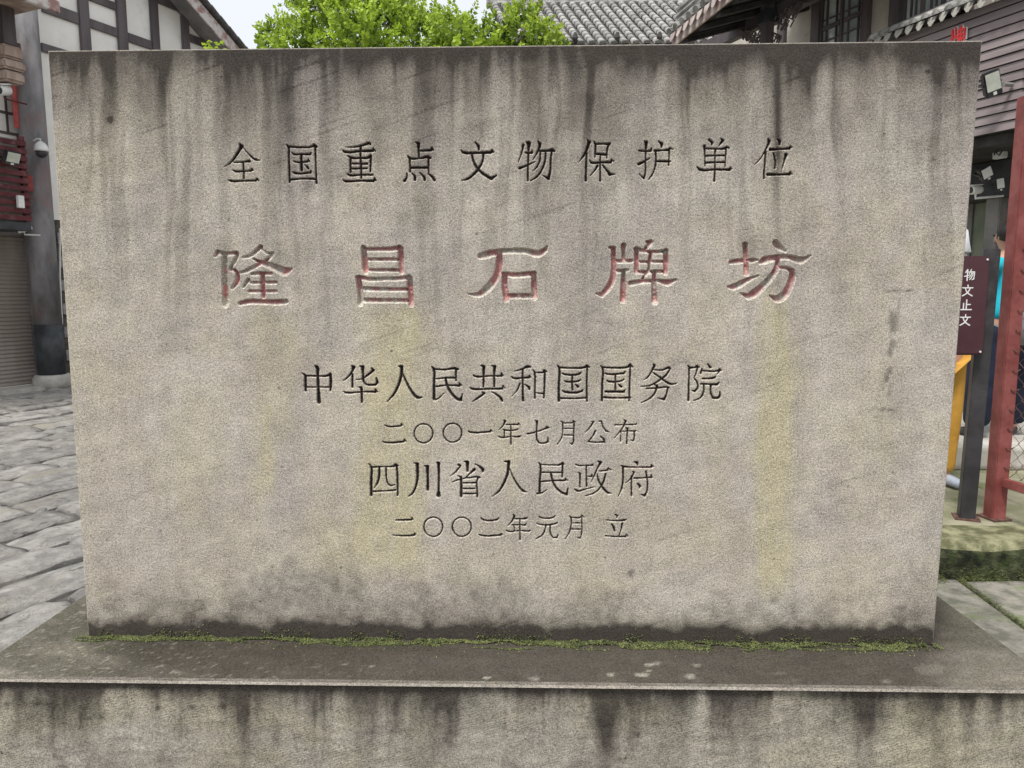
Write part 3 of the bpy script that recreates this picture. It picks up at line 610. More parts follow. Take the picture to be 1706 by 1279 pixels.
# moss line along the foot of the tablet
def leafmat(name, c1, c2, trans=.35, rough=.6, scale=6):
    g = NG(name)
    oi = g.attr('tone')
    c = g.mix(oi, c1, c2)
    g.done(c, rough, None, spec=.35)
    tr = g.n('ShaderNodeBsdfTranslucent'); g.l(c, tr.inputs[0])
    mxs = g.n('ShaderNodeMixShader'); mxs.inputs[0].default_value = trans
    g.l(g.p.outputs[0], mxs.inputs[1]); g.l(tr.outputs[0], mxs.inputs[2]); g.l(mxs.outputs[0], g.out.inputs[0])
    return g.m
M['moss'] = leafmat('moss_green', (.045, .060, .022), (.25, .27, .10), .12)
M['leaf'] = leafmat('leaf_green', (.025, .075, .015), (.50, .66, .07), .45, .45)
def flakes(name, pts, size, tone, mat, parent=None, flat=.4, blade=False):
    """pts (n,3): small folded flakes, one mesh"""
    n = len(pts); rs = np.random.default_rng(5)
    th = rs.uniform(0, 2*np.pi, n); tilt = rs.uniform(0, flat, n)*np.pi/2
    a = np.stack([np.cos(th), np.sin(th), np.sin(tilt)*rs.choice([-1, 1], n)], 1); b = np.stack([-np.sin(th), np.cos(th), rs.uniform(-.6, .6, n)], 1)
    s = (size*rs.uniform(.6, 1.3, n))[:, None]
    V = np.stack([pts-a*s, pts-b*s*.5+[0, 0, 0], pts+a*s+np.array([0, 0, 1])*s*.3, pts+b*s*.5], 1).reshape(-1, 3)
    F = np.arange(4*n).reshape(n, 4)
    me = bpy.data.meshes.new(name); me.vertices.add(4*n); me.vertices.foreach_set('co', V.astype(np.float32).ravel())
    me.loops.add(4*n); me.loops.foreach_set('vertex_index', F.astype(np.int32).ravel()); me.polygons.add(n); me.polygons.foreach_set('loop_start', np.arange(0, 4*n, 4, dtype=np.int32))
    me.update(calc_edges=True)
    at = me.attributes.new('tone', 'FLOAT', 'POINT'); at.data.foreach_set('value', np.repeat(tone, 4).astype(np.float32))
    me.materials.append(mat)
    o = bpy.data.objects.new(name, me); COL.objects.link(o); o.parent = parent; return o
n = 34000
mu = rng.uniform(-.035, 1.0, n); wdt = .012+.014*vn(mu*60, mu*0, 301)+.010*vn(mu*14, mu*0, 303)
wdt = wdt*(.75+.5*ss(.1, .6, mu))
x = cq['bl'][0]+(cq['br'][0]-cq['bl'][0])*mu+np.where(mu > .99, .012, 0)
tt = rng.uniform(0, 1, n)**.9
y = -tt*wdt; hh = CZ+.001+.006*(1-tt)*vn(mu*120, mu*0, 305)
dens = vn(mu*40, tt*3, 307); keep = (dens > .36*tt+.18) & (mu > -.012)
pts = np.stack([x, y, hh], 1)[keep]
wd2 = rng.uniform(0, 1, n) < .16                       # stray tufts spreading over the ledge and up the stone
y = np.where(wd2, -rng.exponential(.016, n), y); hh = np.where(wd2, CZ+.0012, hh)
up_ = rng.uniform(0, 1, n) < .10; y = np.where(up_, -.0015, y); hh = np.where(up_, CZ+np.abs(rng.normal(0, .010, n)), hh)
keep = np.where(wd2 | up_, (vn(mu*46, y*90, 311) > .60) & (mu > 0) & (mu < .995) & (y > -.09), keep)
pts = np.stack([x, y, hh], 1)[keep]
tone = np.clip(.9*fbm(mu*110, tt*3, 309, 3)-.05+.35*rng.uniform(-1, 1, n)+.5*(vn(mu*200, tt*5, 310) > .9), 0, 1)[keep]
mo = flakes('moss_line', pts, .0022, tone, M['moss'])
tag(mo, 'bright green moss line growing where the carved tablet meets its plinth', 'moss', kind='stuff')

# ------------------------------------------------------------------ ground and paving
def paving():
    g = NG('worn_paving_stone'); geo = g.n('ShaderNodeNewGeometry')
    co = g.coord2((0, 0, rad(22.7)), (1, .8, 1), geo.outputs['Position'])
    c = g.mix(g.ramp(g.noise(co, 7, 7, .65, .5), .36, .64), (.25, .235, .218), (.42, .40, .37))
    c = g.mix(g.ramp(g.noise(co, 2.2, 6, .7, .6), .52, .70), c, (.34, .31, .25))
    c = g.mix(g.ramp(g.noise(co, 15, 7, .8, .8), .53, .68), c, (.085, .078, .070))
    oi = g.n('ShaderNodeObjectInfo'); q = g.n('ShaderNodeVectorMath', operation='SCALE'); g.l(c, q.inputs[0]); g.l(g.ramp(oi.outputs['Random'], 0, 1, .78, 1.18), q.inputs['Scale'])
    nr = g.bump(g.noise(co, 11, 8, .75, .6), 1.0, .05)
    nr = g.bump(g.noise(co, 60, 4, .6), .5, .006, nr)
    return g.done(q.outputs[0], g.ramp(g.noise(co, 5, 4), .35, .65, .42, .8), nr, spec=.5)
M['slabpave'] = paving()
M['ground'] = pmat('gritty_ground', (.05, .047, .042), (.11, .10, .09), 9, .9, .5, .01)
g_ = MB(); g_.add([(-150, -60, -.045), (150, -60, -.045), (150, 250, -.045), (-150, 250, -.045)], [(0, 1, 2, 3)])
tag(g_.build('ground', M['ground']), kind='structure')
pave = tag(bpy.data.objects.new('pavement', None), kind='structure'); COL.objects.link(pave)
def stone_mesh(seed, L, Wd, h=.07):
    r = random.Random(seed); nx, ny = 9, 5; vs = []; fs = []
    ex = [r.uniform(-.02, .02) for _ in range(40)]
    for i in range(nx+1):
        for j in range(ny+1):
            a = i/nx-.5; b = j/ny-.5
            x = a*L; y = b*Wd
            ed = i in (0, nx); eg = j in (0, ny)
            z = .016*(mnoise.noise(Vector((a*3.2+seed*7.3, b*2.4, seed)))+.6*mnoise.noise(Vector((a*9+seed, b*5, 3.3))))
            if ed: x += ex[j]; z -= .016
            if eg: y += ex[10+i] if j == 0 else ex[22+i]; z -= .018
            if ed and eg: x *= .965; y *= .93; z -= .01
            vs.append((x, y, z))
    I = lambda i, j: i*(ny+1)+j
    for i in range(nx):
        for j in range(ny): fs.append((I(i, j), I(i+1, j), I(i+1, j+1), I(i, j+1)))
    rim = [I(i, 0) for i in range(nx)]+[I(nx, j) for j in range(ny)]+[I(i, ny) for i in range(nx, 0, -1)]+[I(0, j) for j in range(ny, 0, -1)]
    n0 = len(vs)
    for k in rim: vs.append((vs[k][0]*1.01, vs[k][1]*1.01, -h))
    for k in range(len(rim)): fs.append((rim[(k+1) % len(rim)], rim[k], n0+k, n0+(k+1) % len(rim)))
    me = bpy.data.meshes.new('paving_stone'); me.from_pydata(vs, [], fs); me.update(); me.materials.append(M['slabpave'])
    me.polygons.foreach_set('use_smooth', [True]*(nx*ny)+[False]*len(rim))
    return me
HD = rad(22.7)
dA = np.array([math.sin(HD), math.cos(HD)]); dB = np.array([math.cos(HD), -math.sin(HD)])
variants = [stone_mesh(s, 1.0, .372) for s in range(10)]
KY = at_z(1630, 962, 0)[1]          # face of the kerb
KH = float((at_y(1630, 905, KY))[2])
rp_ = random.Random(3)
cand = []
b = -14.0
while b < 1.6:
    b += .385
    s = -3+rp_.uniform(0, 1)
    while s < 16:
        L = rp_.uniform(.50, 1.15); c = dA*(s+L/2)+dB*b; s += L+.012
        pose = (rp_.uniform(-.022, .006), rp_.uniform(-.035, .035), rp_.uniform(-.008, .008), math.pi/2-HD+rp_.uniform(-.012, .012)+(math.pi if rp_.random() < .5 else 0), rp_.randrange(10))
        p = np.array([c[0], c[1], 0.]); d = p-CAM; w = d@FX
        if c[1] < -1.5 or c[1] > 15: continue
        if abs(c[0]) < abs(XL)+.12 and c[1] < .75: continue
        if c[0] > XL+.2 and c[1] > 0 and (c[1] > KY-.35 and c[0] > -.35 or c[1] < KY and c[0] > XR-1.9): continue
        if c[0] > .2: continue
        rel = p-np.array([*at_z(95, 641, 0)[:2], 0]); 
        if rel[:2]@dB < -.15: continue
        u = 853+FPX*(d@RX)/w if w > .5 else -9999
        vis = 0 if -120 < u < 190 else 1
        cand.append((vis, float(np.hypot(d[0], d[1])), c, L, pose))
cand.sort(key=lambda t: (t[0], t[1]))
for vis, _, c, L, pz in cand[:292]:
    o = bpy.data.objects.new('paving_stone', variants[pz[4]]); COL.objects.link(o); o.parent = pave
    o.location = (c[0], c[1], pz[0]); o.rotation_euler = (pz[1], pz[2], pz[3]); o.scale = (L, 1, 1)
rest = MB()
for vis, _, c, L, pz in cand[292:]:
    me_ = variants[pz[4]]; Mx = Matrix.Translation((c[0], c[1], pz[0]))@Matrix.Rotation(pz[3], 4, 'Z')@Matrix.Rotation(pz[1], 4, 'X')@Matrix.Diagonal((L, 1, 1, 1))
    rest.add([Mx@v.co for v in me_.vertices], [tuple(p.vertices) for p in me_.polygons])
if rest.v: tag(rest.build('paving_stones', M['slabpave'], pave, smooth=True), kind='stuff')
print('paving stones', len(cand))
# bedding under them (sits just below the stones) for the joints
M['joint'] = pmat('joint_dirt', (.06, .055, .045), (.12, .11, .09), 12, .95, .5, .01)

# right of the plinth: large slabs, then kerb and raised platform
M['rslab'] = pmat('mossy_paving', (.15, .145, .12), (.32, .30, .255), 9, .75, .9, .02, rand=.1, dirt=(.20, .23, .12), dscale=4)
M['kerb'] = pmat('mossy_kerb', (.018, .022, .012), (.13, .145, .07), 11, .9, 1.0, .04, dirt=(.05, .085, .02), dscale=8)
M['plat'] = pmat('platform_stone', (.20, .20, .12), (.34, .32, .23), 4, .8, .8, .015, dirt=(.15, .19, .06), dscale=3)
M['kerbtop'] = pmat('pale_kerb_top', (.13, .13, .065), (.36, .35, .21), 11, .85, 1.0, .02, dirt=(.075, .095, .03), dscale=6)  # paler yellow-green for the kerb faces that point up
jp = at_z(1594, 962, 0); jq = at_z(1706, 1042, 0)
def quadstone(name, corners, h, mat, parent, seed, bev=.012, sub=5):
    r = random.Random(seed); pts = []
    for k in range(4):
        a, b_ = np.array(corners[k]), np.array(corners[(k+1) % 4])
        for q in range(sub):
            p = a+(b_-a)*q/sub; pts.append((p[0]+r.uniform(-.006, .006), p[1]+r.uniform(-.006, .006)))
    c = np.mean(pts, 0); n = len(pts); vs = []
    for lev, z in ((0, h-.2 if h > 0 else -.1), (0, h-bev), (1, h)):
        for p in pts:
            d = c-np.array(p); d = d/np.linalg.norm(d); q = np.array(p)+d*bev*lev
            vs.append((q[0], q[1], z+r.uniform(-.003, .003)))
    vs.append((c[0], c[1], h+.002))
    fs = [(q*n+k, q*n+(k+1) % n, (q+1)*n+(k+1) % n, (q+1)*n+k) for q in range(2) for k in range(n)]+[(2*n+k, 2*n+(k+1) % n, 3*n) for k in range(n)]
    return MB().add(vs, fs).build(name, mat, parent)
JX = lambda y: jp[0]+(jq[0]-jp[0])*(y-jp[1])/(jq[1]-jp[1])
gap = .018
quadstone('paving_stone', [(XR-.45, -.55), (JX(-.55)-gap, -.55), (JX(KY)-gap, KY-.02), (XR-.45, KY-.02)], .0, M['rslab'], pave, 31, sub=7)
quadstone('paving_stone', [(JX(.6)+gap, .6), (JX(.6)+1.1, .6), (JX(KY)+1.1, KY-.03), (JX(KY)+gap, KY-.03)], -.004, M['rslab'], pave, 32, sub=7)
quadstone('paving_stone', [(JX(-.55)+gap, -.55), (JX(-.55)+1.1, -.55), (JX(.58)+1.1, .57), (JX(.58)+gap, .57)], .003, M['rslab'], pave, 33, sub=7)
for k in range(1):
    x0 = XR-.5-1.2*(k+1)
    quadstone('paving_stone', [(x0, .42), (x0+1.18, .42), (x0+1.18, KY-.03), (x0, KY-.03)], -.002*k, M['rslab'], pave, 40+k)
plat = tag(bpy.data.objects.new('platform', None), kind='structure'); COL.objects.link(plat)
# kerb stones
def rough_block(name, x0, x1, y0, y1, z0, z1, mat, parent, seed, amp=.012, n=(16, 6, 5), flat_top=True):
    bm = bmesh.new(); bmesh.ops.create_cube(bm, size=1.0)
    bmesh.ops.subdivide_edges(bm, edges=bm.edges[:], cuts=6, use_grid_fill=True)
    for v in bm.verts:
        c = v.co.copy()
        r = Vector((max(-.44, min(.44, c.x)), c.y, c.z))
        p = Vector((x0+(c.x+.5)*(x1-x0), y0+(c.y+.5)*(y1-y0), z0+(c.z+.5)*(z1-z0)))
        ed = sum(1 for q in (c.x, c.y, c.z) if abs(abs(q)-.5) < 1e-4)
        nn = mnoise.noise_vector(p*6+Vector((seed, 0, 0)))*amp+mnoise.noise_vector(p*19+Vector((seed, 0, 0)))*amp*.5
        if flat_top and c.z > .49: nn.z *= .4
        p += nn
        if ed >= 2:
            cc = Vector(((x0+x1)/2, (y0+y1)/2, (z0+z1)/2)); d = cc-p
            p += Vector((math.copysign(min(abs(d.x), .015), d.x) if abs(c.x) > .49 else 0, math.copysign(.018, d.y) if abs(c.y) > .49 else 0, math.copysign(.014, d.z) if abs(c.z) > .49 else 0))
        v.co = p
    me = bpy.data.meshes.new(name); bm.to_mesh(me); bm.free(); me.materials.append(mat)
    me.polygons.foreach_set('use_smooth', [True]*len(me.polygons))
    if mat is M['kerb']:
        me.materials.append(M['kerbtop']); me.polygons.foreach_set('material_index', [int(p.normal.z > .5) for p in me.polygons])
    o = bpy.data.objects.new(name, me); COL.objects.link(o); o.parent = parent; return o
kx = .8
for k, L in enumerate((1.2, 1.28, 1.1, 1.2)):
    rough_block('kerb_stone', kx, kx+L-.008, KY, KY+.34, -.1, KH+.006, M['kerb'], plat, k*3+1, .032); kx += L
px0 = .2
for k in range(6):
    for q in range(4):
        w_, d_ = 1.0, 1.1
        x0 = px0+k*w_+(.35 if q % 2 else 0); y0 = KY+.345+q*d_
        quadstone('platform_slab', [(x0, y0), (x0+w_-.012, y0), (x0+w_-.012, y0+d_-.012), (x0, y0+d_-.012)], KH-.006+.004*((k*3+q) % 3), M['plat'], plat, 60+k*5+q)
gb = MB(); gb.box(.2, 12, KY+.3, 16, -.05, KH-.03); gb.build('platform_base', M['plat'], plat)
# moss on the kerb foot, kerb top and in the slab joint
pts = []; tn = []
r = rng
for k in range(16000):
    x_ = r.uniform(1.0, 5.0); y_ = KY-abs(r.normal(0, .03)); z_ = .003+max(0, .07*(1-(KY-y_)/.03))*r.uniform(0, 1)**2
    if vn(x_*9, 0., 401) > .25: pts.append((x_, y_, z_)); tn.append(.15+.35*vn(x_*30, y_*30, 403))
for k in range(6000):
    y_ = r.uniform(-.3, KY); x_ = float(JX(y_))+r.normal(0, .012)
    if vn(y_*7, 3., 405) > .5: pts.append((x_, y_, r.uniform(-.01, .008))); tn.append(.02+.42*vn(y_*14, 1., 406))
tag(flakes('kerb_moss', np.array(pts), .0042, np.array(tn), M['moss']), 'dark green moss creeping along the foot of the kerb and the slab joint beside the plinth', 'moss', kind='stuff')

# ------------------------------------------------------------------ facade frames
class Facade:
    def __init__(s, p0, xdir):
        s.p0 = np.array([p0[0], p0[1], 0.]); s.d = np.array([xdir[0], xdir[1], 0.]); s.n = np.array([-xdir[1], xdir[0], 0.])
        s.rz = math.atan2(xdir[1], xdir[0])
    def sz(s, px, py, off=0.):
        p = hit(px, py, s.p0+s.n*off, s.n); q = p-s.p0
        return float(q@s.d), float(p[2])
def tm(name, c1, c2, **k): return pmat(name, c1, c2, **k)
M['plaster'] = tm('lime_plaster', (.80, .78, .73), (.86, .84, .80), scale=2.5, rough=.9, bump=.15, dirt=(.62, .60, .54), dscale=1.2)
M['darkbeam'] = tm('dark_painted_timber', (.075, .062, .065), (.13, .11, .115), scale=3, stretch=(1, 1, .15), rough=.6, bump=.2)
M['column'] = tm('worn_black_column', (.10, .097, .10), (.27, .26, .265), scale=2.2, stretch=(1, 1, .35), rough=.55, bump=.3, dirt=(.22, .15, .14), dscale=1.6)
M['blackpaint'] = tm('black_paint', (.03, .034, .038), (.06, .065, .07), scale=5, rough=.45, bump=.1)
M['palestone'] = tm('pale_plinth_stone', (.38, .36, .32), (.5, .48, .44), scale=8, rough=.85, bump=.4)
M['shutter'] = tm('roller_shutter_metal', (.24, .205, .175), (.34, .295, .26), scale=1.5, stretch=(1, 1, .3), rough=.5, bump=.1)
M['redslat'] = tm('oxblood_slat', (.075, .014, .018), (.125, .026, .032), scale=5, rough=.55, bump=.2, dirt=(.16, .07, .07), dscale=9)
M['barge'] = tm('flaking_bargeboard', (.34, .21, .19), (.60, .56, .53), scale=4, lo=.42, hi=.55, rough=.8, bump=.2)
M['tile'] = tm('grey_roof_tile', (.13, .127, .12), (.34, .33, .31), scale=7, rough=.85, bump=.4, rand=.22)
M['tiledark'] = tm('roof_trough', (.045, .042, .04), (.10, .095, .09), scale=7, rough=.9, bump=.4)
M['whitepl'] = tm('white_plastic', (.66, .66, .64), (.78, .78, .76), scale=3, rough=.35, bump=0)
M['lampglass'] = tm('floodlight_glass', (.50, .53, .45), (.64, .66, .58), scale=9, rough=.15, bump=0, spec=.6)
M['blackmetal'] = tm('black_metal', (.02, .02, .022), (.04, .04, .042), scale=6, rough=.4, bump=0, spec=.5)
M['redpaper'] = tm('red_paper', (.40, .07, .07), (.50, .13, .12), scale=9, rough=.8, bump=.1)
M['woodtan'] = tm('weathered_pale_wood', (.30, .22, .18), (.48, .38, .32), scale=6, stretch=(1, 1, .2), rough=.8, bump=.3)
M['brick'] = tm('grey_masonry', (.22, .21, .20), (.38, .37, .36), scale=10, rough=.9, bump=.5, rand=.15)
M['glass'] = tm('window_glass', (.34, .40, .41), (.62, .68, .68), scale=1.3, rough=.08, bump=0, spec=.7)
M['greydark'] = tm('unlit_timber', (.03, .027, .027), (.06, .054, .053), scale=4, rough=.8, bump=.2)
M['winframe'] = tm('window_timber', (.085, .07, .07), (.15, .125, .125), scale=5, stretch=(1, 1, .2), rough=.6, bump=.2)
M['cream'] = tm('cream_plaster', (.42, .385, .33), (.54, .50, .44), scale=2, rough=.9, bump=.2, dirt=(.33, .28, .24), dscale=2.4)
M['board'] = tm('mauve_cladding', (.19, .155, .155), (.29, .245, .245), scale=3.5, stretch=(.2, 1, 2), rough=.6, bump=.15, rand=.1)
M['pinkwall'] = tm('peeling_pink_wall', (.30, .25, .24), (.45, .39, .37), scale=2.2, rough=.9, bump=.3, dirt=(.20, .17, .165), dscale=2)
M['greycol'] = tm('grey_concrete_column', (.17, .165, .165), (.27, .255, .25), scale=2.5, rough=.85, bump=.3)
M['green'] = tm('green_grey_panel', (.17, .20, .15), (.24, .26, .20), scale=3, rough=.7, bump=.1)

# ------------------------------------------------------------------ left building
L0 = at_z(95, 641, 0)
FL = Facade(L0, (dA[0], dA[1]))
lb = thing('timber_frame_house', 'white plaster house with black timber frame, red balcony and brown roller shutter', 'house', tuple(FL.p0), FL.rz)
def S(px, py=300, off=0.): return FL.sz(px, py, off)[0]
def Zl(px, py, off=0.): return FL.sz(px, py, off)[1]
wall_end = S(372)
ztop = Zl(372, 60)
# plaster gable wall (pentagon), thick
g0, gz0 = FL.sz(325, -6, -.55); g1, gz1 = FL.sz(398, 80, -.55)
slope = (gz1-gz0)/(g1-g0)
apex_s = -1.2; zr = gz0+slope*(apex_s-g0)
wl = MB()
prof = [(-3.6, 2.7), (wall_end, 2.7), (wall_end, gz0+slope*(wall_end-g0)-.12), (apex_s, zr-.12), (-3.6, zr-.12)]
wl.add([(x, 0, z) for x, z in prof]+[(x, .3, z) for x, z in prof], [(0, 1, 2, 3, 4), (9, 8, 7, 6, 5)]+[(k, (k+1) % 5+0, (k+1) % 5+5, k+5)[::-1] for k in range(5)])
wl.build('plaster_wall', M['plaster'], lb)
# lower masonry, course by course
k = 0
for c in range(14):
    x = S(88)+(.12 if c % 2 else 0)
    while x < wall_end-.1:
        w = .34
        MB().box(x, min(x+w-.012, wall_end), -.012+.008*((k*7) % 3), .28, c*.193, c*.193+.181).build('masonry_block', M['brick'], lb); x += w; k += 1
MB().box(S(84), wall_end, .02, .29, 0, 2.69).build('masonry_core', M['joint'], lb)
# timber frame
post_px = [(130, 147), (193, 209), (249, 262), (300, 312)]
for a_, b_ in post_px:
    MB().box(S(a_, 40), S(b_, 40), -.055, -.003, 2.7, gz0+slope*(S(a_, 40)-g0)-.14).build('timber_post', M['darkbeam'], lb, bevel=.008)
def beam(x0, x1, px, py, th):
    z0 = Zl(px, py+th/2); z1 = Zl(px, py-th/2)
    MB().box(S(x0, 40)+.003, S(x1, 40)-.003, -.04, -.002, z0, z1).build('timber_beam', M['darkbeam'], lb, bevel=.006)
for a_ in ((70, 130, 100, 21, 19), (147, 193, 147, 38, 15), (209, 249, 209, 61, 15), (262, 300, 262, -2, 15), (147, 193, 147, -6, 13), (64, 130, 70, 79, 14), (312, 360, 312, 62, 13), (262, 300, 262, 88, 14), (64, 130, 80, -38, 16), (209, 249, 209, -35, 15)):
    beam(*a_)
# roof verge with bargeboard, soffit and tile edge
def rake(name, o0, o1, dz0, dz1, mat, ext=.35):
    pa = (apex_s, zr); pb = (g1+ext, gz1+slope*ext)
    m = MB(); m.hexa([(pa[0], o0, pa[1]+dz0), (pb[0], o0, pb[1]+dz0), (pb[0], o1, pb[1]+dz0), (pa[0], o1, pa[1]+dz0)], [(pa[0], o0, pa[1]+dz1), (pb[0], o0, pb[1]+dz1), (pb[0], o1, pb[1]+dz1), (pa[0], o1, pa[1]+dz1)])
    return m.build(name, mat, lb)
rake('bargeboard', -.58, -.55, -.26, -.02, M['barge'])
rake('roof_soffit', -.547, 3.0, -.10, -.02, M['greycol'])
rake('roof_deck', -.60, 3.0, -.017, .05, M['tiledark'])
# tile edge on the verge
ln = math.hypot(g1+.35-apex_s, gz1+slope*.35-zr); ang = math.atan(slope)
vt = MB(); vt.tube([(0, 0, 0), (.27, 0, 0)], .055, 8)
vm = vt.mesh('verge_tile'); vm.materials.append(M['tiledark'])
for q in range(int(ln/.25)):
    o = bpy.data.objects.new('verge_tile', vm); COL.objects.link(o); o.parent = lb
    o.location = (apex_s+q*.25*math.cos(ang), -.62, zr+q*.25*math.sin(ang)+.07); o.rotation_euler = (0, -ang+.06, 0)
# upper-left pent roof edge
e0s, e0z = FL.sz(0, 4, -1.5)
MB().box(e0s-3, FL.sz(96, 4, -1.5)[0], -1.55, -1.48, Zl(50, 6, -1.5), Zl(50, 6, -1.5)+.16).build('eave_board', M['barge'], lb, bevel=.01)
MB().box(e0s-3, FL.sz(92, 4, -1.5)[0], -1.47, -.05, Zl(50, 6, -1.5)+.10, Zl(50, 6, -1.5)+.16).build('eave_soffit', M['woodtan'], lb)
# corner column, black base, plinth
cc = at_z(87, 622, .1)-FL.p0; cs_, co_ = float(cc@FL.d), float(cc@FL.n)
co_ = -.18; cs_ = FL.sz(82, 560, co_)[0]
R_ = .2
zb = Zl(84, 540, co_)
MB().lathe([(R_*.99, zb+.002), (R_*.97, 2.2), (R_*.93, 7.5)], 28, Matrix.Translation((cs_, co_, 0))).build('corner_column', M['column'], lb, smooth=True)
MB().lathe([(R_*1.02, .21), (R_*1.02, zb)], 28, Matrix.Translation((cs_, co_, 0))).build('column_base', M['blackpaint'], lb, smooth=True)
MB().lathe([(R_*1.25, -.02), (R_*1.42, .05), (R_*1.42, .14), (R_*1.2, .205)], 28, Matrix.Translation((cs_, co_, 0))).build('column_plinth', M['palestone'], lb, smooth=True)
# shopfront: jamb, shutter, lintel
sx1 = FL.sz(60, 500, .0)[0]; sx0 = sx1-3.4
zt = Zl(30, 392); 
m = MB(); nr_ = int((zt-.05)/.062); vs = []; fs = []
for q in range(nr_*4+1):
    z = .05+(zt-.05)*q/(nr_*4); y = .10-(.016 if q % 4 in (1, 2) else 0)
    vs += [(sx0, y, z), (sx1, y, z)]
for q in range(nr_*4): fs.append((2*q, 2*q+1, 2*q+3, 2*q+2))
m.add(vs, fs).build('roller_shutter', M['shutter'], lb)
MB().box(sx1+.002, cs_-.1, .02, .3, 0, 2.7).build('door_jamb', M['column'], lb)
MB().box(sx0, sx1, .02, .3, zt, zt+.14).build('shutter_box', M['greycol'], lb, bevel=.01)
MB().box(sx0, sx1, -.05, .3, zt+.142, zt+.34).build('lintel', M['blackpaint'], lb)
MB().box(sx0, cs_+.3, -.32, .3, -.03, .045).build('door_sill', M['palestone'], lb, bevel=.01)
# window above the balcony, with lattice
wz0, wz1 = Zl(20, 225), Zl(20, 140)
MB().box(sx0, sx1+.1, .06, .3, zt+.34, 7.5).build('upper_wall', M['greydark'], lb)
wf = MB().box(sx0, FL.sz(42, 180)[0], .03, .058, wz0, wz1+.5).build('window', M['glass'], lb)
q = FL.sz(44, 180)[0]
for k in range(9):
    MB().box(q-.30*k-.035, q-.30*k, -.01, .028, wz0, wz1+.5).build('lattice_bar', M['winframe'], wf)
for k in range(4):
    MB().box(sx0, q, -.015, .0275, wz0+.30*k, wz0+.30*k+.04).build('lattice_bar', M['winframe'], wf)
# balcony of red slats
bo = -.55
bs1 = FL.sz(47, 300, bo)[0]; bs0 = bs1-3.2; bz0 = Zl(20, 366, bo); bz1 = Zl(20, 228, bo)
ns = 11
for k in range(ns):
    z = bz0+(bz1-bz0)*k/ns
    MB().box(bs0, bs1, bo-.02, bo+.01, z, z+(bz1-bz0)/ns*.68).build('balcony_slat', M['redslat'], lb, bevel=.004)
for k in range(5):
    MB().box(bs1-.07-k*.8, bs1-k*.8, bo+.012, bo+.08, bz0, bz1+.04).build('balcony_post', M['redslat'], lb)
MB().box(bs0, bs1-.02, bo+.085, bo+.095, bz0, bz1).build('balcony_backing', M['palestone'], lb)
MB().box(bs0, bs1, bo+.012, .02, bz0-.14, bz0-.02).build('balcony_floor', M['blackpaint'], lb)
# hanging carved post end, three tiers
hp_s, hz = FL.sz(12, 100, -.75)
for k, (ya, yb, w) in enumerate(((78, 100, .15), (102, 118, .165), (120, 138, .15))):
    z1_, z0_ = FL.sz(12, ya, -.75)[1], FL.sz(12, yb, -.75)[1]
    MB().box(hp_s-w, hp_s+w, -.75-w, -.75+w, z0_, z1_).build('hanging_post_end', M['woodtan'], lb, bevel=.03)
MB().box(hp_s-.1, hp_s+.1, -.85, -.65, FL.sz(12, 77, -.75)[1], Zl(50, 6, -1.5)+.1).build('hanging_post', M['darkbeam'], lb, bevel=.01)
MB().box(hp_s-.5, FL.sz(34, 70, -.7)[0], -.70, -.66, FL.sz(12, 83, -.7)[1], FL.sz(12, 66, -.7)[1]).build('bracket_arm', M['darkbeam'], lb)
# conduit on the column
MB().tube([(FL.sz(97, 380, -.08)[0], -.12, Zl(97, 380, -.08)), (FL.sz(97, 460, -.08)[0], -.12, Zl(97, 460, -.08)), (FL.sz(101, 545, -.08)[0], -.12, Zl(101, 545, -.08))], .016, 6).build('conduit', M['whitepl'], lb)
def wpt(F, px, py, off):
    s, z = F.sz(px, py, off); return F.p0+F.d*s+F.n*off+np.array([0, 0, z])
# red paper and small fittings: things fixed on the house
p = wpt(FL, 36, 177, -.16); rr = .36
t = MB().box(-.14, .14, -.004, .004, -.34, .34).build('red_paper_strip', M['redpaper'], None, loc=tuple(p)); t.rotation_euler = (0, 0, FL.rz)
tag(t, 'faded red paper strip pasted beside the black column of the timber house', 'paper strip')
for nm, (xa, ya, yb), lab in (('red_paper_scrap', (54, 292, 318), 'small torn red paper on the left side of the corner column'), ('red_paper_scrap', (84, 292, 324), 'small torn red paper on the right side of the corner column')):
    p0_ = wpt(FL, xa, ya, co_-R_*.9); p1_ = wpt(FL, xa, yb, co_-R_*.9)
    t = MB().box(-.035, .035, -.003, .003, -(p0_[2]-p1_[2])/2, (p0_[2]-p1_[2])/2).build(nm, M['redpaper'], None, loc=tuple((p0_+p1_)/2+FL.n*.05)); t.rotation_euler = (0, 0, FL.rz+(.8 if xa > 70 else -.8))
    tag(t, lab, 'paper scrap')
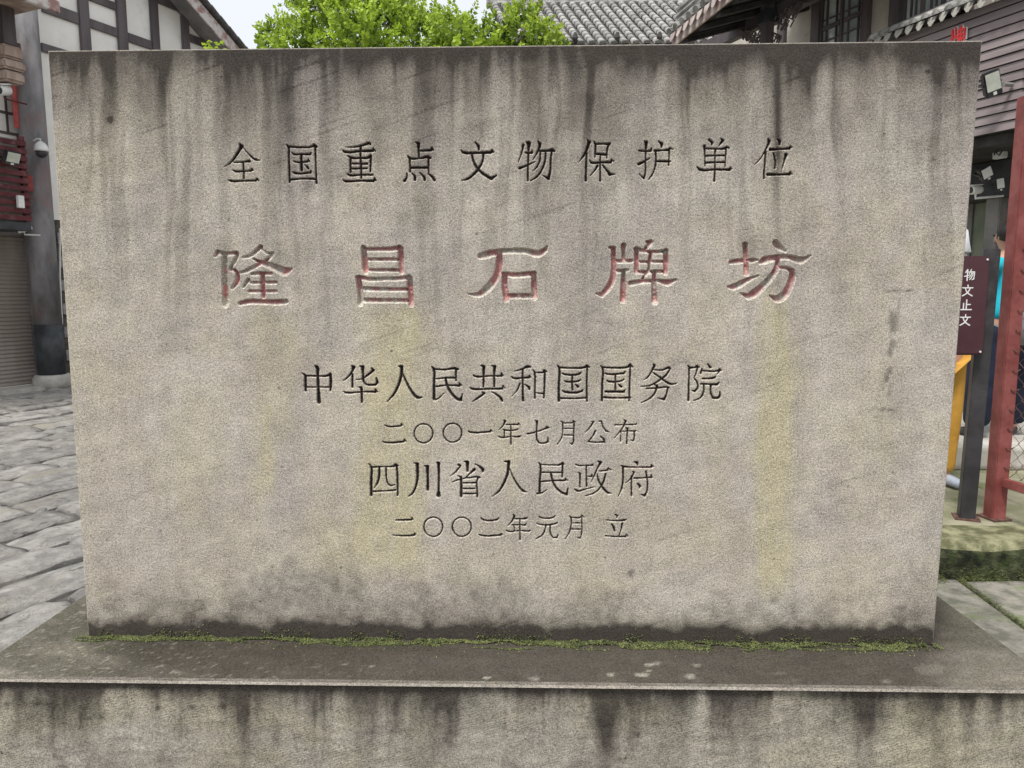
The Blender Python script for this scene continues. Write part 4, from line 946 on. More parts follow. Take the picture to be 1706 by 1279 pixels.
# dome camera on the column
p = wpt(FL, 69, 252, co_-.36)
dc = thing('dome_camera', 'white dome camera with dark lower half hanging on the corner column', 'security camera', tuple(p), FL.rz)
MB().lathe([(.02, .15), (.05, .13), (.085, .09), (.10, .03), (.10, .0)], 20).build('housing', M['whitepl'], dc, smooth=True)
MB().lathe([(.005, -.10), (.05, -.085), (.08, -.05), (.092, -.003)], 20).build('dome', M['blackmetal'], dc, smooth=True)
MB().tube([(0, 0, .14), (0, 0, .18), (0, .09, .19), (0, .16, .17)], .014, 8).build('bracket', M['whitepl'], dc)
def bullet(name, label, loc, rz, pitch, L=.22, r_=.045, brk=(0, .16, -.06), bm_='whitepl'):
    t = thing(name, label, 'security camera', tuple(loc), rz, None)
    Mx = Matrix.Rotation(rad(90)+pitch, 4, 'X')
    MB().lathe([(r_*.8, -L/2), (r_, -L/2+.02), (r_, L/2-.01), (r_*.95, L/2)], 14, Mx).build('camera_body', M['whitepl'], t, smooth=True)
    MB().lathe([(r_*.7, L/2+.001), (r_*.7, L/2+.008)], 14, Mx).build('lens', M['blackmetal'], t)
    MB().box(-r_*1.15, r_*1.15, -L/2-.03, L/2-.02, r_*.9, r_*1.15, Matrix.Rotation(pitch, 4, 'X')).build('sun_hood', M['whitepl'], t, bevel=.004)
    MB().tube([(0, 0, -r_), (0, 0, -r_-.04), brk], .012, 8).build('bracket', M[bm_], t)
    return t
bullet('bullet_camera', 'white camera on a red arm near the top left corner, over the balcony', wpt(FL, 6, 150, -.75), FL.rz-1.2, .25, .2, .075, (.22, .16, -.16), 'redslat')
bullet('bullet_camera', 'small white camera aimed left, fixed to the column under the balcony', wpt(FL, 40, 380, -.3), FL.rz-2.0, .35, .2, .055, (.05, .20, -.10))
def floodlight(label, loc, rz, tilt, w=.13, h=.10, name='floodlight', roll=0, glass=None, group=None):
    t = thing(name, label, 'floodlight', tuple(loc), rz, group); t.rotation_euler = (tilt, roll, rz)
    fr_ = MB(); fr_.box(-w, w, 0, .05, -h, h); fr_.build('lamp_housing', M['blackmetal'], t, bevel=.008)
    for k in range(5): MB().box(-w*.8+k*w*.4-.006, -w*.8+k*w*.4+.006, .052, .08, -h*.8, h*.8).build('cooling_fin', M['blackmetal'], t)
    MB().box(-w*.84, w*.84, -.006, -.001, -h*.55, h*.84).build('lamp_glass', glass or M['lampglass'], t)
    MB().box(-w*.2, w*.2, -.008, -.0015, -h*.9, -h*.66).build('lamp_label', M['whitepl'], t)
    MB().tube([(-w*1.06, .02, 0), (-w*1.06, .13, 0), (w*1.06, .13, 0), (w*1.06, .02, 0)], .01, 6).build('yoke', M['blackmetal'], t)
    return t
floodlight('small floodlight with dull green glass on the red balcony slats, left edge', wpt(FL, 22, 264, bo-.16), FL.rz+.25, .35, .13, .10)
t = MB().box(-.045, .045, -.03, .03, -.09, .09).build('junction_box', M['whitepl'], None, bevel=.006, loc=tuple(wpt(FL, 34, 336, bo-.06))); t.rotation_euler = (0, 0, FL.rz)
tag(t, 'small white box fixed on the lower red balcony slats', 'junction box')
t = MB().box(-.03, .03, -.01, .01, -.08, .08).build('yellow_tag', pmat('yellow_tag_paint', (.5, .30, .06), (.6, .4, .1), bump=0), None, bevel=.004, loc=tuple(wpt(FL, 51, 411, -.06))); t.rotation_euler = (0, 0, FL.rz)
tag(t, 'small orange-yellow tag hanging beside the roller shutter', 'tag')

# ------------------------------------------------------------------ middle roof: grey tiles seen above the tablet
E0 = np.array(at_y(865, 74, 17.)); E1 = np.array(at_y(1190, 70, 17.))
ev = (E1-E0); ev[2] = 0; elen = np.linalg.norm(ev)+1.2; ev = ev/np.linalg.norm(ev)
Tm = np.array(at_y(1000, 70, 17.)); Tt = np.array(at_y(948, 3, 19.6)); up = Tt-Tm
mr = thing('tiled_roof_house', 'house with a grey tiled roof of raised tile rows, behind the tree above the tablet', 'house', tuple(np.array([E0[0], E0[1], 0])))
O = np.array([E0[0], E0[1], 0.]); base = E0-ev*.2
ul = np.linalg.norm(up); un = up/ul; nn_ = np.cross(ev, un); nn_ /= np.linalg.norm(nn_)
if nn_[2] < 0: nn_ = -nn_
c4 = [base-O-nn_*.02, base+ev*(elen+.6)-O-nn_*.02, base+ev*(elen+.6)+up-O-nn_*.02, base+up-O-nn_*.02]
MB().hexa([c-nn_*.12 for c in c4], c4).build('roof_bed', M['tiledark'], mr)
tl = .27; hw = .085
tmb = MB(); sg = 6; vs = []
for (s_, r_) in ((0, 1.12), (.02, 1.12), (tl, .95)):
    for k in range(sg+1):
        t_ = math.pi*k/sg; vs.append((math.cos(t_)*hw*r_, s_, math.sin(t_)*hw*.85*r_))
fs = [(i*(sg+1)+k, i*(sg+1)+k+1, (i+1)*(sg+1)+k+1, (i+1)*(sg+1)+k) for i in range(2) for k in range(sg)]+[tuple(range(sg+1))]
tmb.add(vs, fs); tme = tmb.mesh('roof_tile'); tme.materials.append(M['tile']); tme.polygons.foreach_set('use_smooth', [True]*(len(fs)-1)+[False])
Rm = Matrix((ev, un, nn_)).transposed(); 
# make the tile frame orthogonal enough for Blender: use ev', un, nn
ev2 = np.cross(un, nn_); ev2 /= np.linalg.norm(ev2)
Rm = Matrix((ev2, un, nn_)).transposed().to_4x4()
sp = .262; ncol = int((elen+.5)/sp)
for c in range(min(ncol, 24)):
    for q in range(int(ul/.245)):
        o = bpy.data.objects.new('roof_tile', tme); COL.objects.link(o); o.parent = mr
        ps = base-O+ev*(c*sp+.1)+un*(q*.245)+nn_*.0
        o.matrix_local = Matrix.Translation(ps+np.array([random.uniform(-.006, .006), 0, random.uniform(0, .008)]))@Rm@Matrix.Rotation(random.uniform(-.03, .03), 4, 'Z')
# ridge and eave details
MB().tube([base-O+up+ev*(-.1), base-O+up+ev*(elen+.6)], .11, 8).build('ridge_cap', M['tile'], mr)
MB().tube([base-O+up+ev*(-.1)+np.array([0, .02, .16]), base-O+up+ev*(elen+.6)+np.array([0, .02, .16])], .08, 8).build('ridge_cap', M['tile'], mr)
for q in range(5):
    pz = base-O+ev*(.55+q*1.0)+un*.1
    MB().tube([pz, pz+np.array([0, -.1, .1]), pz+np.array([0, -.12, .2])], [.05, .07, .03], 8).build('eave_ornament', M['tiledark'], mr)
# walls below
wl2 = MB(); hx = float(np.linalg.norm(ev)*elen)
wa = base-O+ev*.3+un*.5; wb_ = base-O+ev*(elen)+un*.5
off = np.array([0, 3.5, 0])
wl2.hexa([np.array([wa[0], wa[1], 0]), np.array([wb_[0], wb_[1], 0]), np.array([wb_[0], wb_[1], 0])+off, np.array([wa[0], wa[1], 0])+off], [wa-[0, 0, .35], wb_-[0, 0, .35], wb_-[0, 0, .35]+off, wa-[0, 0, .35]+off])
wl2.build('house_wall', M['cream'], mr)

# ------------------------------------------------------------------ right building
C0 = np.array(at_y(1697, 215, 0.)); d_ = ray(1697., 215.); d_ = d_/(d_@np.array([0, 1, 0])) ; C0 = CAM+d_*(5.6+1.5-.1)
FR = Facade(C0, (math.sin(HD), -math.cos(HD)))
rb = thing('clad_timber_house', 'tall house with lattice windows and a projecting bay of mauve boards at right', 'house', tuple(FR.p0), FR.rz)
def Sr(px, py=100, off=0.): return FR.sz(px, py, off)[0]
def Zr(px, py, off=0.): return FR.sz(px, py, off)[1]
bz = Zr(1660, 219); tz = Zr(1570, 33)
bs = Sr(1470, 80)
nb = max(6, round((tz-bz)/.0875)); bh = (tz-bz)/nb
dep_bay = 1.6
for k in range(nb):
    z0_ = bz+k*bh
    m = MB(); g = .010; lip = .014
    # board: lapped profile, front run and return
    m.hexa([(bs, 0, z0_), (0, 0, z0_), (0, .02, z0_), (bs, .02, z0_)], [(bs, lip, z0_+bh-g), (-lip, lip, z0_+bh-g), (-lip, .034, z0_+bh-g), (bs, .034, z0_+bh-g)])
    m.build('cladding_board', M['board'], rb)
    m = MB(); m.hexa([(.0015, .0, z0_), (.0015, dep_bay, z0_), (-.02, dep_bay, z0_), (-.02, .022, z0_)], [(-lip, lip+.001, z0_+bh-g), (-lip, dep_bay, z0_+bh-g), (-.034, dep_bay, z0_+bh-g), (-.034, .036, z0_+bh-g)])
    m.build('cladding_board', M['board'], rb)
MB().box(bs, -.036, .036, dep_bay, bz+.0, tz-.02).build('bay_core', M['blackpaint'], rb)
MB().box(bs-3, 3, .1, 1.9, bz-.10, bz-.004).build('bay_floor', M['greydark'], rb)
# small tiled eave on the bay with pale drip tiles
dt = MB(); vs = []
for (y_, z_, w_) in ((-.10, 0, .045), (-.115, -.05, .04), (-.12, -.09, .012)):
    vs += [(-w_, y_, z_), (w_, y_, z_)]
vs += [(-.045, -.085, 0), (.045, -.085, 0)]
dt.add(vs, [(0, 1, 3, 2), (2, 3, 5, 4), (0, 6, 7, 1), (0, 2, 6), (1, 7, 3), (2, 4, 5, 3, 7, 6)])
dte = dt.mesh('drip_tile'); dte.materials.append(M['palestone'])
ct = MB(); vs = []
for (y_, z_, r_) in ((-.13, -.004, .05), (.55, .30, .05)):
    for k in range(7): vs.append((math.cos(math.pi*k/6)*r_, y_, z_+math.sin(math.pi*k/6)*r_))
ct.add(vs, [(k, k+1, k+8, k+7) for k in range(6)]+[tuple(range(7))])
cte = ct.mesh('cover_tile'); cte.materials.append(M['tile'])
x = bs-.1
while x < .25:
    for me_, dx, nm in ((dte, 0, 'drip_tile'), (cte, .065, 'cover_tile')):
        o = bpy.data.objects.new(nm, me_); COL.objects.link(o); o.parent = rb; o.location = (x+dx, 0, tz+.03+random.uniform(-.005, .005)); o.rotation_euler = (0, 0, random.uniform(-.05, .05))
    x += .13
MB().hexa([(bs-.1, -.08, tz), (.3, -.08, tz), (.3, .55, tz+.28), (bs-.1, .55, tz+.28)], [(bs-.1, -.08, tz+.025), (.3, -.08, tz+.025), (.3, .55, tz+.30), (bs-.1, .55, tz+.30)]).build('bay_roof', M['tiledark'], rb)
# upper wall with windows set back
U = .62
def uw(px): return FR.sz(px, 40, U)[0]
uz0 = Zr(1400, 200, U)
MB().box(uw(1200), 3, U+.05, U+.4, 3.0, 8).build('upper_wall', M['cream'], rb)
for a_, b_, nm, mt, o0 in ((1352, 1366, 'timber_post', 'winframe', -.02), (1438, 1447, 'timber_post', 'winframe', -.02), (1484, 1502, 'timber_post', 'darkbeam', -.05), (1296, 1308, 'timber_post', 'darkbeam', -.02), (1604, 1616, 'timber_post', 'darkbeam', -.05)):
    MB().box(uw(a_), uw(b_), U+o0, U+.049, 3.2, 8).build(nm, M[mt], rb, bevel=.006)
def lattice_window(xa, xb, z0, z1, nu, lab=None):
    a_, b_ = uw(xa), uw(xb)
    w = MB().box(a_+.003, b_-.003, U+.030, U+.048, z0, z1).build('window', M['glass'], rb)
    n = nu; wd = (b_-a_)/n
    for k in range(n+1):
        MB().box(a_+k*wd-(.02 if 0 < k < n else -.003), a_+k*wd+(.02 if 0 < k < n else .035), U-.005, U+.0295, z0, z1).build('window_frame', M['winframe'], w) if k < n else MB().box(b_-.035, b_-.003, U-.005, U+.0295, z0, z1).build('window_frame', M['winframe'], w)
    for k in range(n):
        x0, x1 = a_+k*wd+.045, a_+(k+1)*wd-.03
        zz = z0
        while zz < z1:
            MB().box(x0, x1, U-.0045, U+.029, zz, zz+.05).build('sash_rail', M['winframe'], w)
            h_ = .52
            for (dx) in (.055, ):
                for s_ in (x0+dx, x1-dx-.012): MB().box(s_, s_+.014, U+.002, U+.0285, zz+.053, zz+h_-.003).build('lattice_bar', M['winframe'], w)
            for dz in (.12, .38): MB().box(x0, x1, U+.004, U+.028, zz+dz, zz+dz+.014).build('lattice_bar', M['winframe'], w)
            zz += h_
    return w
zw = Zr(1400, 110, U)
lattice_window(1366, 1438, zw, zw+2.1, 2)
lattice_window(1502, 1604, zw+.1, zw+2.2, 3)
# great eave over the left part
EO = -1.35
es0, ez0 = FR.sz(1118, 72, EO); es1, ez1 = FR.sz(1206, 0, EO)
sl = (ez1-ez0)/(es1-es0)
M['pinkfascia'] = pmat('pink_painted_fascia', (.34, .25, .23), (.56, .49, .46), 9, .8, .3, .004)
nE = 26; stp = .14
ex = es0-.05
def ez(x): 
    return ez0+sl*(x-es0)*1.0
k = 0
while ex < es1+1.6:
    MB().lathe([(.055, 0), (.055, .5)], 8, Matrix.Translation((ex, EO, ez(ex)+.15))@Matrix.Rotation(rad(-66), 4, 'X')).build('cover_tile', M['tile'], rb)
    MB().add([(ex+.02, EO+.01, ez(ex)+.12), (ex+.12, EO+.01, ez(ex+.1)+.12), (ex+.11, EO-.01, ez(ex+.1)+.04), (ex+.03, EO-.01, ez(ex)+.04), (ex+.07, EO-.015, ez(ex+.05)+.01),
              (ex+.02, EO+.04, ez(ex)+.12), (ex+.12, EO+.04, ez(ex+.1)+.12)], [(0, 3, 2, 1), (3, 4, 2), (0, 5, 3), (1, 2, 6), (0, 1, 6, 5), (3, 5, 6, 2, 4)]).build('drip_tile', M['pinkfascia'], rb)
    ex += stp; k += 1
def strip(name, oa, ob, za, zb_, th, mat, xa=None, xb=None):
    xa = es0-.05 if xa is None else xa; xb = es1+1.7 if xb is None else xb
    MB().hexa([(xa, oa, ez(xa)+za), (xb, oa, ez(xb)+za), (xb, ob, ez(xb)+zb_), (xa, ob, ez(xa)+zb_)], [(xa, oa, ez(xa)+za+th), (xb, oa, ez(xb)+za+th), (xb, ob, ez(xb)+zb_+th), (xa, ob, ez(xa)+zb_+th)]).build(name, mat, rb)
for q_, (dz_, rr_) in enumerate(((.30, .06), (.40, .05), (.48, .055))):
    xx = es0-.05
    while xx < es1+1.6:
        MB().tube([(xx, EO+.12+.02*q_, ez(xx)+dz_-.05), (xx+.26, EO+.12+.02*q_, ez(xx+.26)+dz_-.05)], rr_, 8).build('ridge_tile', M['tile'], rb); xx += .265
strip('fascia', EO+.045, EO+.07, -.02, -.02, .13, M['pinkfascia'])
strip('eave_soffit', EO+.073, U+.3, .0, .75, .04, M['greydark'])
strip('eave_roof', EO+.04, U+.3, .115, .88, .03, M['tiledark'])
# rafters, beam and carved brackets below the eave
for q in range(9):
    xq = es0+.15+q*.32
    MB().hexa([(xq, EO+.09, ez(xq)-.06), (xq+.07, EO+.09, ez(xq)-.06), (xq+.07, U+.0, ez(xq)+.56), (xq, U+.0, ez(xq)+.56)], [(xq, EO+.09, ez(xq)-.005), (xq+.07, EO+.09, ez(xq)-.005), (xq+.07, U+.0, ez(xq)+.63), (xq, U+.0, ez(xq)+.63)]).build('rafter', M['greydark'], rb)
BO = -.35
b0s, b0z = FR.sz(1205, 72, BO); b1s, b1z = FR.sz(1320, -2, BO)
bzm = (b0z+b1z)/2
MB().box(b0s-1.2, b1s+.8, BO-.05, BO+.05, bzm-.09, bzm+.07).build('tie_beam', M['darkbeam'], rb, bevel=.008)
ps_, pz_ = FR.sz(1281, 30, BO-.1)
MB().box(ps_-.06, ps_+.06, BO-.18, BO-.06, FR.sz(1281, 92, BO)[1]-.2, 6.5).build('hanging_post', M['darkbeam'], rb, bevel=.008)
MB().box(ps_-.09, ps_+.09, BO-.20, BO+.03, bzm-.14, bzm-.0).build('post_block', M['blackpaint'], rb, bevel=.006)
for sgn in (-1, 1):
    br = MB(); rr2 = random.Random(4+sgn)
    for q in range(26):
        t_ = q/26; x_ = ps_+sgn*(.08+.46*t_); z_ = bzm-.10-.34*(1-t_)*rr2.uniform(.1, 1)
        r2 = .022+.02*rr2.random()
        br.tube([(x_-r2*2, BO-.08, z_), (x_-r2*.5, BO-.09, z_+r2*1.6), (x_+r2*1.6, BO-.08, z_+r2*.3), (x_+r2*.5, BO-.09, z_-r2*1.4)], .011, 5)
    br.build('carved_bracket', M['winframe'], rb)
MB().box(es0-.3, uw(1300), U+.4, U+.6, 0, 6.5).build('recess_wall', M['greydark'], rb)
MB().box(uw(1310), uw(1350), U+.02, U+.048, 3.3, 8).build('plaster_panel', M['cream'], rb)
# ground storey
Lw = 1.3
MB().box(bs-3.5, 3.2, Lw, Lw+.3, 0, bz+.1).build('ground_floor_wall', M['pinkwall'], rb)
def lb_(px, off=Lw, py=400): return FR.sz(px, py, off)[0]
MB().box(lb_(1648, 1.05), lb_(1672, 1.05), .95, 1.25, 0, bz-.1).build('wall_pier', M['greycol'], rb, bevel=.01)
MB().box(lb_(1626), lb_(1645), Lw-.06, Lw-.003, .2, FR.sz(1635, 335, Lw)[1]).build('green_door_panel', M['green'], rb)
MB().box(lb_(1619), lb_(1626), Lw-.09, Lw-.003, .2, FR.sz(1635, 325, Lw)[1]).build('door_frame', M['greycol'], rb)
MB().box(bs-3, 3, .9, 1.28, FR.sz(1640, 335, 1.1)[1], bz-.11).build('dark_beam', M['blackpaint'], rb)
# red sign character on the cladding (only its upper half shows above the tablet)
M['signred'] = pmat('sign_red', (.55, .03, .035), (.66, .05, .05), 6, .45, 0)
M['signwhite'] = pmat('sign_white', (.75, .74, .72), (.8, .8, .78), 6, .5, 0)
def glyph(name, strokes, sx, sy, th, mat, parent, loc, rz, n=26, halo=0):
    """a raised flat character: strokes in a 100x100 box, y down"""
    segs = parse(strokes); cs = 100/n
    gx, gy = np.meshgrid((np.arange(n+4)-2+.5)*cs, (np.arange(n+4)-2+.5)*cs, indexing='ij')
    inside = seg_depth(gx, gy, segs) > -halo
    m = MB()
    idx = {}
    def vtx(i, j, k):
        if (i, j, k) not in idx:
            idx[(i, j, k)] = len(m.v); m.v.append((((i-2)*cs-50)/100*sx, -th if k else 0., (50-(j-2)*cs)/100*sy))
        return idx[(i, j, k)]
    H, Wn = inside.shape
    for i in range(H):
        for j in range(Wn):
            if not inside[i, j]: continue
            m.f.append((vtx(i, j, 1), vtx(i, j+1, 1), vtx(i+1, j+1, 1), vtx(i+1, j, 1)))
            for di_, dj_, a_, b_ in ((-1, 0, (i, j), (i, j+1)), (1, 0, (i+1, j+1), (i+1, j)), (0, -1, (i+1, j), (i, j)), (0, 1, (i, j+1), (i+1, j+1))):
                ni, nj = i+di_, j+dj_
                if not (0 <= ni < H and 0 <= nj < Wn) or not inside[ni, nj]:
                    m.f.append((vtx(*a_, 1), vtx(*a_, 0), vtx(*b_, 0), vtx(*b_, 1)))
    o = m.build(name, mat, parent); o.location = loc; o.rotation_euler = (0, 0, rz); return o
PAI = ['22,5,9 22,45,9 18,80,9 8,98,7', '40,2,9 40,38,9', '22,38,9 48,38,9', '24,62,8 42,62,8', '42,62,9 42,98,9', '72,2,8 64,14,8', '56,16,8 94,16,8', '56,16,8 56,52,8', '94,16,8 94,52,8', '56,34,7 94,34,7', '56,52,8 94,52,8', '75,16,7 70,52,7 58,66,7', '52,72,8 98,72,8', '78,56,8 78,98,8']
s_, z_ = FR.sz(1595, 66, -.03)
wsg = abs(FR.sz(1609, 60, -.03)[0]-FR.sz(1581, 60, -.03)[0])
sgn_t = thing('sign_character', 'red sign character with white rim on the mauve cladding, half hidden by the tablet', 'sign', tuple(FR.p0+FR.d*s_+FR.n*-.012+np.array([0, 0, z_])), FR.rz)
glyph('sign_rim', PAI, wsg, wsg*1.25, .016, M['signwhite'], sgn_t, (0, 0, 0), 0, 36, 3.0)
glyph('sign_face', PAI, wsg, wsg*1.25, .012, M['signred'], sgn_t, (0, -.017, 0), 0, 36)
# fittings on the right
floodlight('large black floodlight with pale glass mounted on the mauve cladding boards', wpt(FR, 1655, 139, -.20), -.15, .30, .070, .112, roll=-.36)
t = MB().tube([tuple(wpt(FR, 1672, 140, -.12)), tuple(wpt(FR, 1686, 141, -.01))], .02, 8).build('floodlight_bracket', M['greycol'], None)
tag(t, 'short grey bracket arm joining the large floodlight to the cladding', 'bracket')
floodlight('small tilted floodlight with bright glass under the dark overhang, upper of two', wpt(FR, 1645, 289, .35), -.1, .35, .055, .07, roll=-.55, glass=M['whitepl'])
floodlight('narrow upright floodlight with white glass beside the grey pier', wpt(FR, 1667, 307, .55), -.2, .1, .038, .068, roll=-.2, glass=M['whitepl'])
bullet('bullet_camera', 'cream bullet camera on a wall arm below the overhang, right of the tablet', wpt(FR, 1626, 316, .5), -1.3, .1, .13, .045, (.075, .27, -.06))
jb = thing('junction_box', 'open grey metal junction box with wires under the overhang, right of the tablet', 'junction box', tuple(wpt(FR, 1668, 246, .5)), FR.rz)
MB().box(-.07, .07, 0, .07, -.01, .10).build('box_lid', M['greycol'], jb, bevel=.006)
MB().box(-.075, .04, -.02, .05, -.10, -.02).build('box_body', M['whitepl'], jb, bevel=.006)
MB().tube([(-.05, -.02, -.06), (-.02, -.06, -.03), (.02, -.05, -.08), (.04, -.02, -.02), (.09, .02, .02)], .008, 6).build('wire', M['blackmetal'], jb)
MB().tube([(0, .05, .1), (0, .05, .3)], .015, 6).build('hanger', M['greycol'], jb)

# ------------------------------------------------------------------ tree behind the tablet
tree = thing('garden_tree', 'bushy tree with bright lime green leaves rising behind the tablet', 'tree', tuple(at_y(690, 600, 4.6)*np.array([1, 1, 0])))
TO = np.array(tree.location)
M['bark'] = pmat('tree_bark', (.06, .05, .04), (.14, .12, .10), 20, .9, .6, .01, stretch=(1, 1, .3))
tb = MB(); top = np.array([0, 0, 2.1])
tb.tube([(0, 0, -.04), (.02, 0, .8), (-.02, .02, 1.5), (0, 0, 2.1)], [.12, .10, .085, .07], 10)
tb.build('trunk', M['bark'], tree, smooth=True)
lobes = []   # (px, py, y world, radius px)
for px, py, yy, rr_ in ((490, 95, 4.4, 62), (545, 45, 4.6, 62), (600, 70, 4.2, 60), (640, 30, 4.8, 58), (520, 0, 4.9, 50), (455, 60, 4.6, 30), (700, 65, 4.4, 56), (760, 80, 4.2, 60), (815, 85, 4.5, 58), (870, 58, 4.4, 50), (875, 22, 4.6, 24), (905, 90, 4.3, 46), (590, -10, 5.0, 60), (665, 25, 5.0, 40), (740, 60, 5.0, 42), (600, 170, 4.5, 95), (740, 180, 4.5, 95), (850, 170, 4.5, 80), (490, 170, 4.6, 70), (928, 70, 4.2, 20), (440, 85, 4.4, 24)):
    c = at_y(px, py, yy); rm = rr_/FPX*(yy+1.5)*1.05
    lobes.append((np.array(c)-TO, rm))
lr = np.random.default_rng(21)
LV = []; LT = []; twigs = MB(); branches = MB()
for (c, rm) in lobes:
    mid = (top+c)/2+lr.normal(0, .06, 3); mid[2] = min(mid[2], c[2])
    branches.tube([top-[0, 0, .5*lr.random()], mid, c], [.035, .02, .008], 6)
    nsp = int(95*(rm/.3)**1.7)
    for k in range(nsp):
        v = lr.normal(0, 1, 3); v /= np.linalg.norm(v); rr0 = lr.uniform(.35, .9)
        p0 = c+v*rm*rr0*.75
        d = v+np.array([0, 0, .7])+lr.normal(0, .35, 3); d /= np.linalg.norm(d)
        L = rm*lr.uniform(.35, .75)*(1.25 if lr.random() < .15 else 1)
        nl = int(L/.016)
        side = np.cross(d, lr.normal(0, 1, 3)); side /= np.linalg.norm(side)
        if k % 5 == 0: twigs.tube([p0-d*.03, p0+d*L], [.003, .0012], 3, caps=False)
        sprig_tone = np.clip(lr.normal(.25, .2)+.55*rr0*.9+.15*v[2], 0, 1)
        for q in range(nl):
            t_ = (q+.5)/nl
            base_ = p0+d*L*t_-np.array([0, 0, 1])*.10*L*t_*t_
            for s__ in (-1, 1):
                dirn = side*s__+d*lr.uniform(.3, .9)+lr.normal(0, .3, 3)+np.array([0, 0, .1]); dirn /= np.linalg.norm(dirn)
                ll = lr.uniform(.022, .040)*(1.1-.3*t_); w_ = np.cross(dirn, v+lr.normal(0, .5, 3)); w_ /= (np.linalg.norm(w_)+1e-9); w_ = w_*ll*.42
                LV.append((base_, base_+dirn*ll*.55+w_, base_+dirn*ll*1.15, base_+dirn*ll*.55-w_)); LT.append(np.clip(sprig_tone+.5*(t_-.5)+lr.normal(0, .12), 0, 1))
branches.build('limbs', M['bark'], tree, smooth=True)
tg = twigs.build('twigs', M['bark'], tree); tag(tg, kind='stuff')
LVa = np.array(LV); n = len(LVa); print('leaves', n)
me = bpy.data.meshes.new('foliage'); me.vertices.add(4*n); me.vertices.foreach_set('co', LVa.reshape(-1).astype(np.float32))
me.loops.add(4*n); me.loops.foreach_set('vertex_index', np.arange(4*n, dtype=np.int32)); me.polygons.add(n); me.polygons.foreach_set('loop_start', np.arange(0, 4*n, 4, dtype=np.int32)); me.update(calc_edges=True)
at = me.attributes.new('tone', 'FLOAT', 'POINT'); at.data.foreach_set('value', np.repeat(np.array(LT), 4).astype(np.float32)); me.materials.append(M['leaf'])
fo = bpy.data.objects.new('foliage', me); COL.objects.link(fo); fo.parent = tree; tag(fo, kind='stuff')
# small shoot left of the tree
sh = thing('young_shrub', 'slim shrub whose leafy tip just shows above the tablet by the gable end', 'shrub', tuple(at_y(358, 600, 3.2)*np.array([1, 1, 0])))
so_ = np.array(sh.location); tp = at_y(355, 74, 3.2)-so_
MB().tube([(0, 0, -.04), (tp[0]*.6, .02, tp[2]*.5), tuple(tp)], [.014, .01, .004], 6).build('stem', M['bark'], sh)
leafm = MB().add([(0, 0, 0), (.014, .004, .004), (.034, 0, .002), (.014, -.004, .004), (.016, .011, 0), (.016, -.011, 0)], [(0, 5, 2, 1), (0, 1, 2, 4)])
lme = leafm.mesh('leaf'); a_ = lme.attributes.new('tone', 'FLOAT', 'POINT'); a_.data.foreach_set('value', [.85]*6); lme.materials.append(M['leaf'])
for q in range(70):
    o = bpy.data.objects.new('leaf', lme); COL.objects.link(o); o.parent = sh
    px = random.uniform(338, 375); py = random.uniform(68, 110) + (0 if 345 < px < 372 else 6)
    pp = at_y(px, py, 3.2+random.uniform(-.08, .08))-so_
    o.location = tuple(pp); o.rotation_euler = (random.uniform(-.8, .8), random.uniform(-.7, .3), random.uniform(0, 6.3)); o.scale = [random.uniform(.8, 1.3)]*3

# ------------------------------------------------------------------ black-post sign behind the tablet, right
M['postblack'] = pmat('charcoal_post_paint', (.028, .026, .028), (.05, .047, .05), 5, .45, .15, .002, dirt=(.09, .085, .08), dscale=3)
M['signmaroon'] = pmat('maroon_sign_panel', (.060, .024, .030), (.085, .036, .042), 2.5, .35, .05, .001)
M['fencered'] = pmat('faded_red_fence_paint', (.20, .050, .045), (.30, .095, .085), 7, .55, .25, .003, dirt=(.16, .05, .04), dscale=6)
M['rust'] = pmat('rusty_wire', (.08, .045, .035), (.17, .09, .075), 30, .7, 0)
pb0 = at_z(1609, 862, KH); 
sg_ = thing('notice_board', 'dark maroon notice board with white characters between charcoal posts, half behind the tablet', 'sign', (pb0[0], pb0[1], KH), 0)
wpx = 1/FPX*(np.array(pb0)-CAM)@FX
ph = float(at_y(1650, 415, pb0[1])[2]-KH)
PW = .036*1.0
def post(x, rz=rad(-20)):
    Mx = Matrix.Translation((x, 0, 0))@Matrix.Rotation(rz, 4, 'Z')
    o = MB().box(-.042, .042, -.042, .042, 0, ph, Matrix.Rotation(.014, 4, 'Y')@Mx).build('post', M['postblack'], sg_, bevel=.004)
    MB().box(-.066, .066, -.066, .066, -.004, .006, Mx).build('base_plate', M['rust'], o)
    for a_ in (-.055, .055): MB().lathe([(.007, .006), (.007, .018)], 6, Mx@Matrix.Translation((a_, -.056, 0))).build('bolt', M['rust'], o)
post(0.0)
post(-1.35, rad(-20))
bzt = float(at_y(1622, 427, pb0[1]-.03)[2]-KH); bzb = float(at_y(1622, 590, pb0[1]-.03)[2]-KH)
bx1 = -.028
pn = MB().box(-1.29, bx1-.0, -.090, -.064, bzb, bzt).build('sign_panel', M['signmaroon'], sg_, bevel=.010)
WU = ['28,5,7 14,30,7', '16,24,8 50,24,8', '32,2,9 32,98,9', '8,62,9 50,50,8', '64,2,8 48,38,8', '58,22,9 94,22,9 90,84,9 76,90,9', '70,26,8 60,58,8 46,72,8', '82,26,8 70,70,8 54,90,8']
WEN = ['50,2,10 52,16,9', '6,24,10 94,24,10', '28,28,9 48,66,10 92,96,10', '72,28,10 52,66,10 8,96,10']
ZHI = ['50,4,10 50,88,10', '50,44,10 84,44,10', '24,34,10 24,88,10', '4,90,10 96,90,10']
for st, px, py in ((WU, 1615, 458), (WEN, 1612, 484), (ZHI, 1610, 508), (WEN, 1608, 533)):
    q = at_y(px, py, pb0[1]-.091); h_ = .064
    glyph('lettering', st, h_, h_, .0012, M['signwhite'], pn, (q[0]-pb0[0], -.0905, q[2]-KH), 0, 40)
